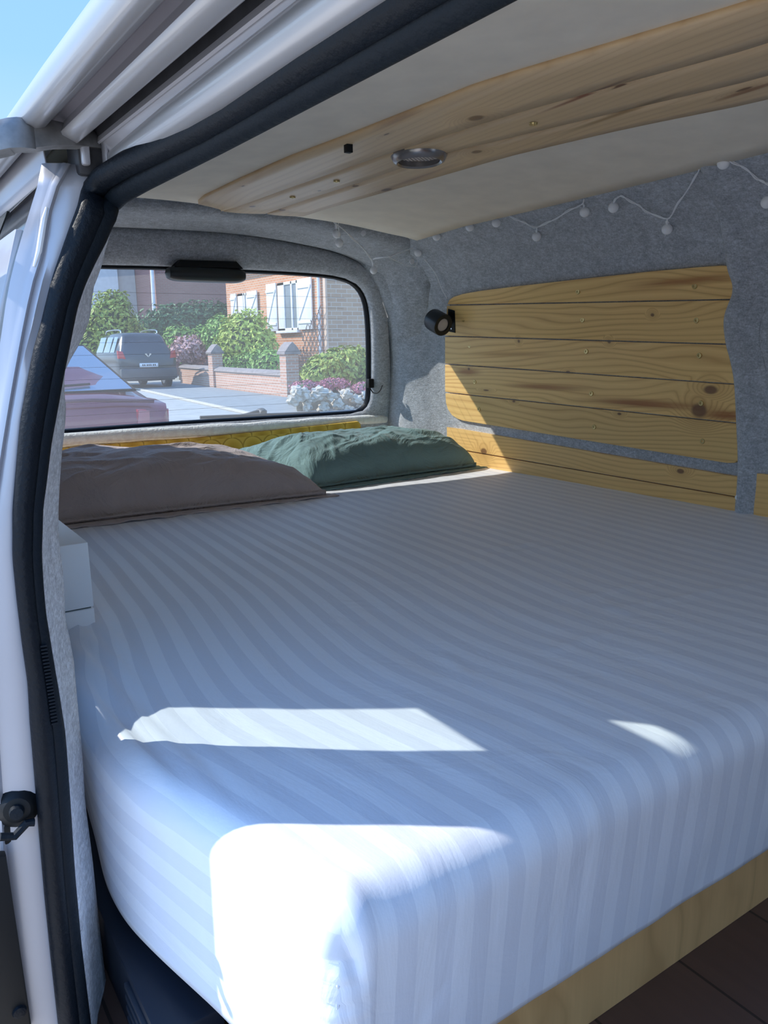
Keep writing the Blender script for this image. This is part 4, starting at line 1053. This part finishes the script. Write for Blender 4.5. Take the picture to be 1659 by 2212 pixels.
# brick house with white shutters
FX = 13.0
def fa(u, v): return PX(u, v, FX)
yc = fa(705, 700).y; yl = fa(489, 640).y; ez = fa(640, 560).z+.25
house = empty('brick_house', (FX+4, (yc+yl)/2, GR), 'orange brick house with white shutters behind the garden wall', 'house')
bm = bmesh.new(); box(bm, FX, FX+9, yc, yl, GR, ez+.5); bm.normal_update()
for f in bm.faces: f.material_index = 1 if abs(f.normal.y) > .5 else 0
link('house_wall', bm, [BR_L, BR_G], house, smooth=False)
bm = bmesh.new(); prism(bm, [(FX-.55, yc-.3, ez+.1), (FX-.55, yc-.3, ez+.22), (FX+4.5, yc-.3, ez+3.6), (FX+9.5, yc-.3, ez+.22), (FX+9.5, yc-.3, ez+.1)], (0, yl-yc+.5, 0)); link('house_roof', bm, plain('roof_tiles', (.18, .08, .06), .8), house, smooth=False)
bm = bmx(FX-.62, FX, yc-.25, yl+.2, ez+.02, ez+.14, .01); link('eaves_board', bm, WHITEW, house)
bm = bmesh.new(); q = fa(695, 700); tube(bm, [(FX-.08, q.y, GR), (FX-.08, q.y, ez)], .055, 10); link('downpipe', bm, WHITEW, house)
bm = bmx(FX-.02, FX+.05, yc-.03, yc+.12, GR, ez, 0); link('corner_strip', bm, plain('cream_corner', (.62, .45, .33), .8), house, smooth=False)
def house_window(uL, uR, vT, vB, label_part, shL, shR):
    a, b = fa(uL, vT), fa(uR, vT); zb = fa((uL+uR)/2, vB).z; zt = a.z
    ya, yb = max(a.y, b.y), min(a.y, b.y)
    bm = bmesh.new()
    for (y0_, y1_, z0_, z1_) in ((yb, ya, zt-.1, zt), (yb, ya, zb, zb+.08), (ya-.5, ya, zb, zt), (yb, yb+.09, zb, zt), (yb+(ya-yb)*.30-.05, yb+(ya-yb)*.30+.05, zb, zt)): box(bm, FX-.07, FX+.02, y0_, y1_, z0_, z1_, .008)
    box(bm, FX-.16, FX+.02, yb-.06, ya+.06, zb-.09, zb, .01)
    f = link('house_window', bm, WHITEW, house)
    bm = bmx(FX-.03, FX-.01, yb+.05, ya-.05, zb+.03, zt-.05); link('pane', bm, plain('dim_window_glass', (.22, .25, .27), .08), f, smooth=False)
    for (u0, u1) in (shL, shR):
        p, q = fa(u0, vT), fa(u1, vT); y0_, y1_ = min(p.y, q.y), max(p.y, q.y)
        bm = bmx(FX-.10, FX-.05, y0_, y1_, zb, zt+.02, .008); sh_ = link('shutter', bm, WHITEW, house)
        bm = bmesh.new(); hgt_ = zt-zb
        for zz_ in (zb+.12*hgt_, zb+.82*hgt_): box(bm, FX-.135, FX-.10, y0_+.02, y1_-.02, zz_, zz_+.09, .006)
        w = .05; prism(bm, [(FX-.13, y0_+.05, zb+.82*hgt_), (FX-.13, y0_+.05+w, zb+.82*hgt_), (FX-.13, y1_-.05, zb+.20*hgt_), (FX-.13, y1_-.05-w, zb+.20*hgt_)], (.03, 0, 0))
        link('shutter_brace', bm, plain('brace_white_paint', (.80, .80, .81), .5), sh_)  # brace white slightly lighter than the shutter itself
house_window(602, 645, 612, 714, '', (579, 600), (647, 677))
house_window(516, 536, 635, 702, '', (502, 514), (537, 559))
# lattice trellis against the corner
tr_ = empty('trellis', (FX-.15, fa(685, 700).y, GR), 'dark diamond lattice trellis at the house corner by the downpipe', 'trellis')
ta, tb = fa(660, 655), fa(706, 655); z0_, z1_ = fa(685, 765).z, fa(685, 655).z; ya, yb = ta.y, tb.y
bm = bmesh.new(); H = z1_-z0_; Wd = ya-yb; stp = .34; n = int((H+Wd)/stp)+2
for sgn in (1, -1):
    for i in range(-n, n):
        c = i*stp; seg = []
        for k in range(41):
            y = yb+Wd*k/40; z = z0_+c+sgn*(y-yb)*1.35
            if z0_ <= z <= z1_ - (.9*(y-yb)/Wd if True else 0): seg.append(Vector((FX-.17, y, z)))
        if len(seg) > 2: tube(bm, [seg[0], seg[-1]], .014, 5)
link('lattice', bm, plain('weathered_lattice', (.14, .12, .11), .8), tr_)

# buildings further down the street
bd = empty('brick_building', (13.5, 43, GR), 'dark red brick building beyond the garden, behind the hedge', 'building')
p0, p1 = PY(338, 650, 38), PY(560, 650, 38)
bm = bmx(p0.x, p1.x+3, 38, 46, GR, 9); bm.normal_update(); link('house_wall', bm, BR_D, bd, smooth=False)
bm = bmesh.new(); a = PY(329, 600, 37.9); tube(bm, [PY(336, 730, 37.9), PY(327, 560, 37.9)], .09, 8); link('downpipe', bm, WHITEW, bd)
gb = empty('grey_building', (9.5, 44, GR), 'grey rendered building at far left of the street', 'building')
bm = bmx(PY(205, 650, 41).x, p0.x-.02, 41, 48, GR, 10); link('house_wall', bm, plain('grey_render', (.42, .40, .38), .9), gb, smooth=False)
bm = bmx(PY(205, 650, 41).x-.3, PY(256, 650, 41).x, 40.8, 41, GR, 10); link('pale_strip', bm, plain('pale_render', (.60, .62, .63), .9), gb, smooth=False)

# planting
def at(u, v, y): return PY(u, v, y)
def at_x(u, v, x): return PX(u, v, x)
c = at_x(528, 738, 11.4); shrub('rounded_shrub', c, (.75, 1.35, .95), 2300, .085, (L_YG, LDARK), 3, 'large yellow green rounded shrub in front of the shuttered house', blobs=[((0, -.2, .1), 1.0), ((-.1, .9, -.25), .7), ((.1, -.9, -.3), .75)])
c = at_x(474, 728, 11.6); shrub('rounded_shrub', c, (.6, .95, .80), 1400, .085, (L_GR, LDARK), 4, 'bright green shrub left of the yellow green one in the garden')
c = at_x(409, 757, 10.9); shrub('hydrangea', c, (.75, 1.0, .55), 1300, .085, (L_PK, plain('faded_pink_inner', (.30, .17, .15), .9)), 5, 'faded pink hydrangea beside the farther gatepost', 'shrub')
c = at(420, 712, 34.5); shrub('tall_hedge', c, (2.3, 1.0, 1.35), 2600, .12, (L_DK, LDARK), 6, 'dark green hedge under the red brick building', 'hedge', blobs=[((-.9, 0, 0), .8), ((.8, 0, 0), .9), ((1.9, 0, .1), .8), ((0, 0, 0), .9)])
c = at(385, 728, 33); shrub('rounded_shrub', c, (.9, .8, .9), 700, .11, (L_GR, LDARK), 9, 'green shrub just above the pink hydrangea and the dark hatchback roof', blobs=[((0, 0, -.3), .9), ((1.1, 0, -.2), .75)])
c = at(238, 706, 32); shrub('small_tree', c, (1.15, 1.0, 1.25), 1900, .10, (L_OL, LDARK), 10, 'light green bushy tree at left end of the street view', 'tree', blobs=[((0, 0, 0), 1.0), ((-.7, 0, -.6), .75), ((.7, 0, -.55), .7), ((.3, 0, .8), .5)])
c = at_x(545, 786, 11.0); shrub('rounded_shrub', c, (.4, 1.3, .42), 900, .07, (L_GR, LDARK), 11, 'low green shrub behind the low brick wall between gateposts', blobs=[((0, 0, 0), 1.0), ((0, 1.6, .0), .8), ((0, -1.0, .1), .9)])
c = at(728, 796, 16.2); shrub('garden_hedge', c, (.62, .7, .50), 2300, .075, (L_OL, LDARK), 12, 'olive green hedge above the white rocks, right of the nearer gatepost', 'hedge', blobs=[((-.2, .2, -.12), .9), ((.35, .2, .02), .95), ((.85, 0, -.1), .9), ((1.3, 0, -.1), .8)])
for i, (u, v, n_) in enumerate(((662, 835, 500), (722, 829, 700), (790, 838, 500))):
    c = at(u, v, 14.6-i*.4); shrub('flowering_plant', c, (.34, .3, .13), n_, .035, (L_MG, plain('flower_stems', (.10, .14, .06), .9)), 20+i, ['magenta flowers leftmost over the white rocks', 'magenta flowers in the middle over the white rocks', 'magenta flowers at the right edge of the window over white rocks'][i], 'flowers', group='flowers on the rock border')
rk = random.Random(5); ROCK = plain('white_rock', (.56, .49, .39), .9, var=.22, vs=9)
rocks = [(636, 862), (655, 852), (664, 875), (683, 858), (700, 880), (716, 856), (730, 872), (746, 850), (752, 885), (770, 862), (788, 878), (796, 852), (640, 845), (690, 845)]
for i, (u, v) in enumerate(rocks):
    p = at(u, v, 13.62); bm = bmesh.new(); u_ = bmesh.ops.create_icosphere(bm, subdivisions=3, radius=1.0)
    sx, sy, sz = rk.uniform(.09, .15), rk.uniform(.09, .14), rk.uniform(.08, .12)
    for v_ in bm.verts:
        k = 1+.7*noise.noise(v_.co*1.9+Vector((i*3, 0, 0))); v_.co = p+Vector((v_.co.x*sx*k, v_.co.y*sy*k, v_.co.z*sz*k))
    o = link('garden_rock', bm, ROCK, None); tag(o, 'whitish rough rock in the border right of the brick gatepost', 'rock', 'white rocks of the garden border')
bm = bmesh.new()
prism(bm, [(at(640, 870, 13.9).x, 13.9, GR), (at(900, 870, 13.9).x, 13.9, GR), (at(900, 870, 17).x, 17, GR), (at(636, 870, 17).x, 17, GR)], (0, 0, .36), .08); o = link('rock_bank', bm, plain('dry_soil_bank', (.34, .30, .22), .95, var=.25, vs=12), None); tag(o, 'pale stony bank under the flowers by the pavement', 'garden bank')

# ------------------------------------------------------------------ parked cars
def car_body(bm, sec, x0, y0, z0):
    rows = []
    for (y, wb, belt, roof, wr, lo) in sec:
        half = [(0, roof), (wr*.6, roof-.008), (wr*.9, roof-.03), (wr, roof-.08 if roof-belt > .15 else roof-.05), (wb*.985, belt), (wb, belt-.10), (wb*.99, .50), (wb*.93, lo), (0, lo-.02)]
        rows.append([Vector((x0-x, y0+y, z0+z)) for x, z in half[::-1]]+[Vector((x0+x, y0+y, z0+z)) for x, z in half[1:-1]])
    V = gridmesh(bm, rows, close=True); bm.faces.new(V[0][::-1]); bm.faces.new(V[-1])
def panel(bm, quad, off, n=6):
    """slightly inset glazing panel over four corner points"""
    a, b, c, d = [Vector(q) for q in quad]; nn = (b-a).cross(d-a).normalized()*off
    rows = [[(a.lerp(b, i/n)).lerp(d.lerp(c, i/n), j/n)+nn*(1+.8*math.sin(math.pi*i/n)*math.sin(math.pi*j/n)) for i in range(n+1)] for j in range(n+1)]
    gridmesh(bm, rows)
def wheel(parent, x, y, z, r=.31, w=.2):
    bm = bmesh.new(); lathe(bm, [(0, -w/2), (r*.6, -w/2), (r*.92, -w/2), (r, -w/3), (r, w/3), (r*.92, w/2), (r*.6, w/2), (0, w/2)], (x, y, z+r), (1, 0, 0), 24); t = link('wheel', bm, RUBBER, parent)
    bm = bmesh.new(); lathe(bm, [(0, -w/2-.012), (r*.55, -w/2-.012), (r*.6, -w/2), (r*.6, w/2), (r*.55, w/2+.012), (0, w/2+.012)], (x, y, z+r), (1, 0, 0), 18); link('hub_cap', bm, SILVER_L, t)
# near car, just behind the van
tl = PZ(373, 893, -.47); RX = tl.x-.86; RY = tl.y
DKRED = plain('dark_red_car_paint', (.17, .022, .035), .25, .2, .8, var=.03)
SKYG = plain('sky_reflection_screen', (.30, .38, .46), .06, .6, .5, .9, var=.02)  # blue sky reflection put into the rear screen's base colour
c1 = empty('red_car', (RX, RY+2, GR), 'dark red car parked close behind the van, sky mirrored in its rear screen', 'car')
bm = bmesh.new()
car_body(bm, [(0, .80, .80, .82, .72, .34), (.03, .84, .86, .90, .76, .28), (.10, .86, .90, .955, .78, .25), (.38, .875, .92, .985, .78, .22), (.62, .88, .92, 1.12, .70, .2), (1.15, .885, .92, 1.335, .58, .2), (1.7, .885, .91, 1.385, .58, .2), (2.4, .885, .90, 1.36, .60, .2), (3.2, .88, .88, .99, .74, .2), (4.1, .84, .74, .84, .70, .22), (4.3, .74, .6, .72, .62, .3)], RX, RY, GR)
link('body', bm, DKRED, c1, ang=40)
def cc(x, y, z): return (RX+x, RY+y, GR+z)
bm = bmesh.new(); panel(bm, [cc(-.70, .42, .992), cc(.70, .42, .992), cc(.53, 1.14, 1.325), cc(-.53, 1.14, 1.325)], .012); rw = link('rear_window', bm, SKYG, c1)
bm = bmesh.new(); tube(bm, [cc(-.715, .41, .995), cc(.715, .41, .995), cc(.54, 1.155, 1.335), cc(-.54, 1.155, 1.335), cc(-.715, .41, .995)], .012, 6); link('window_trim', bm, BLACKP, rw)
for s in (-1, 1):
    bm = bmesh.new(); q = [cc(s*.80, .75, .97), cc(s*.80, 2.6, .95), cc(s*.625, 2.35, 1.29), cc(s*.60, 1.25, 1.28)]
    panel(bm, q if s > 0 else [q[1], q[0], q[3], q[2]], .02); link('side_window', bm, CARGLASS, c1)
    bm = bmesh.new(); prism(bm, [cc(s*.56, -.012, .60), cc(s*.845, .05, .60), cc(s*.865, .09, .86), cc(s*.60, .0, .875)], (0, .05, 0), .012); tl_ = link('tail_light', bm, plain('tail_light_red', (.40, .03, .05), .15, 0, .6), c1)
    bm = bmesh.new(); prism(bm, [cc(s*.57, -.02, .66), cc(s*.68, -.005, .66), cc(s*.69, .0, .86), cc(s*.61, -.01, .865)], (0, .02, 0), .004); link('clear_lens', bm, plain('pale_lens', (.34, .12, .13), .2), tl_)
    for y in (.85, 3.4): wheel(c1, RX+s*.78, RY+y, GR)
bm = bmx(RX-.84, RX+.84, RY-.07, RY+.12, GR+.28, GR+.58, .05); link('bumper', bm, DKRED, c1)
bm = bmx(RX-.26, RX+.26, RY-.03, RY+.01, GR+.66, GR+.77, .005); link('number_plate', bm, plain('car_plate_pale', (.55, .42, .42), .5), c1)
bm = bmesh.new(); tube(bm, [cc(-.74, .05, .925), cc(-.3, .02, .955), cc(.3, .02, .955), cc(.74, .05, .925)], .014, 8); link('boot_lip', bm, plain('dark_lip', (.08, .02, .03), .3), c1)
bm = bmesh.new(); tube(bm, catmull([cc(-.35, .40, 1.01), cc(0, .44, 1.035), cc(.4, .48, 1.05)], 4), .009, 6); link('rear_wiper', bm, BLACKP, c1)

# dark hatchback further down
hr = PZ(387, 839, GR); HXc = hr.x-.97; HY = hr.y
DKG = plain('dark_grey_car_paint', (.045, .055, .062), .28, .3, .7, var=.03)
c2 = empty('dark_hatchback', (HXc, HY+2, GR), 'dark grey hatchback with roof rails parked farther down by the brick wall', 'car')
bm = bmesh.new()
car_body(bm, [(0, .86, 1.02, 1.06, .80, .42), (.04, .93, 1.08, 1.16, .83, .34), (.10, .95, 1.12, 1.30, .80, .3), (.45, .96, 1.14, 1.78, .66, .3), (.6, .96, 1.14, 1.84, .66, .3), (1.6, .965, 1.13, 1.87, .67, .3), (2.7, .965, 1.12, 1.80, .67, .3), (3.5, .96, 1.08, 1.22, .80, .3), (4.4, .92, .92, 1.06, .78, .32), (4.6, .82, .75, .88, .7, .4)], HXc, HY, GR)
link('body', bm, DKG, c2, ang=40)
def hh(x, y, z): return (HXc+x, HY+y, GR+z)
bm = bmesh.new(); panel(bm, [hh(-.74, .115, 1.25), hh(.74, .115, 1.25), hh(.58, .42, 1.72), hh(-.58, .42, 1.72)], .012); link('rear_window', bm, CARGLASS, c2)
SKYW = plain('sky_reflection_glass', (.42, .52, .60), .08, .5, .4, .8, var=.02)  # pale sky reflection put into the side glass colour
for s in (-1, 1):
    for (ya_, yb_) in ((.55, 1.05), (1.12, 1.85), (1.95, 2.75)):
        bm = bmesh.new(); q = [hh(s*.90, ya_, 1.20), hh(s*.90, yb_, 1.20), hh(s*.715, yb_-.08, 1.70), hh(s*.715, ya_+.05, 1.70)]
        panel(bm, q if s > 0 else [q[1], q[0], q[3], q[2]], .03); link('side_window', bm, SKYW, c2)
    bm = bmesh.new(); prism(bm, [hh(s*.72, -.02, 1.00), hh(s*.955, .02, 1.02), hh(s*.955, .06, 1.27), hh(s*.80, .0, 1.24)], (0, .10, 0), .015); link('tail_light', bm, plain('hatch_tail_red', (.45, .03, .03), .2, 0, .5), c2)
    bm = bmesh.new(); tube(bm, catmull([hh(s*.60, .75, 1.83), hh(s*.60, .85, 1.92), hh(s*.60, 1.6, 1.945), hh(s*.60, 2.4, 1.92), hh(s*.60, 2.55, 1.82)], 4), .022, 8); link('roof_rail', bm, CHROME, c2)
    bm = bmx(HXc+s*.72-.06, HXc+s*.72+.06, HY-.035, HY, GR+.56, GR+.62, .006); link('reflector', bm, plain('reflector_red', (.5, .04, .06), .3), c2)
    for y in (.9, 3.6): wheel(c2, HXc+s*.87, HY+y, GR, .34)
bm = bmx(HXc-.93, HXc+.93, HY-.09, HY+.2, GR+.34, GR+.70, .06); link('bumper', bm, plain('charcoal_bumper', (.06, .068, .075), .5), c2)
bm = bmx(HXc-.30, HXc+.30, HY-.055, HY+.02, GR+.735, GR+.86, .004); npl = link('number_plate', bm, plain('white_number_plate', (.70, .71, .72), .4), c2)
PLK = plain('plate_black', (.03, .03, .03), .6)
for i, x in enumerate((-.22, -.16, -.08, -.02, .04, .12, .18)): link('plate_character', bmx(HXc+x, HXc+x+.035, HY-.058, HY-.054, GR+.765, GR+.83), PLK, npl, smooth=False)
bm = bmesh.new()
for s in (-1, 1): prism(bm, [hh(s*.10, -.045, 1.165), hh(s*.10, -.045, 1.135), hh(s*.045, -.045, 1.10), hh(s*.012, -.045, 1.045), hh(s*.012, -.045, 1.09), hh(s*.04, -.045, 1.135), hh(s*.035, -.045, 1.165)], (0, .05, 0))
link('emblem', bm, CHROME, c2, smooth=False)

# ------------------------------------------------------------------ light
SKY, SKY_FILL = .43, 1.95
sunv = Vector((1.0, -.88, -1.07)).normalized()
sd_ = bpy.data.lights.new('sun', 'SUN'); so_ = bpy.data.objects.new('sun', sd_); C.objects.link(so_)
sd_.energy = 1.66; sd_.angle = math.radians(.55); sd_.color = (1.0, .965, .90)
so_.rotation_euler = sunv.to_track_quat('-Z', 'Y').to_euler(); so_.location = (-8, 8, 12)
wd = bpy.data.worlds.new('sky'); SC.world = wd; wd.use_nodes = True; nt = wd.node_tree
tc = nt.nodes.new('ShaderNodeTexCoord'); sp = nt.nodes.new('ShaderNodeSeparateXYZ'); nt.links.new(tc.outputs['Generated'], sp.inputs[0])
cr = nt.nodes.new('ShaderNodeValToRGB'); el = cr.color_ramp.elements
for k in range(2): el.new(.5)
for e_, (p_, c_) in zip(el, ((0.0, (.30, .29, .27)), (.02, (.62, .80, 1.0)), (.30, (.30, .56, 1.0)), (1.0, (.13, .33, .85)))): e_.position = p_; e_.color = rgb(c_)
nt.links.new(sp.outputs[2], cr.inputs[0])
# sky brightened out of view on the door side, added to lift the interior
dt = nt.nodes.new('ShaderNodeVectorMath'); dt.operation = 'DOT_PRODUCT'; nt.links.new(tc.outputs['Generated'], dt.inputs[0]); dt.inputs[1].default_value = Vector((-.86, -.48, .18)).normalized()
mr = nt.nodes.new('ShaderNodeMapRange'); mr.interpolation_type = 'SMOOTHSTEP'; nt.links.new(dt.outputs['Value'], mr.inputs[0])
for k, v in ((1, -.15), (2, .75), (3, 1.0), (4, SKY_FILL)): mr.inputs[k].default_value = v
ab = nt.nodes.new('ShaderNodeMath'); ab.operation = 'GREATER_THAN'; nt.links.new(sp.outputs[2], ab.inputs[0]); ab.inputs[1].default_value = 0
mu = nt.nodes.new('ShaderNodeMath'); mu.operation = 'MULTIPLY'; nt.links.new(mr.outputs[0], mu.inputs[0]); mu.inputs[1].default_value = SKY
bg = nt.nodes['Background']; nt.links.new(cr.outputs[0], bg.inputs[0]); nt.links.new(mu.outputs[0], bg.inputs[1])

SC.view_settings.view_transform = 'Standard'; SC.view_settings.look = 'None'
SC.view_settings.exposure = 1.58; SC.view_settings.gamma = 1.0; SC.view_settings.use_curve_mapping = False
SC.cycles.max_bounces = 10; SC.cycles.diffuse_bounces = 6; SC.cycles.transparent_max_bounces = 12
SC.cycles.sample_clamp_indirect = 6.0
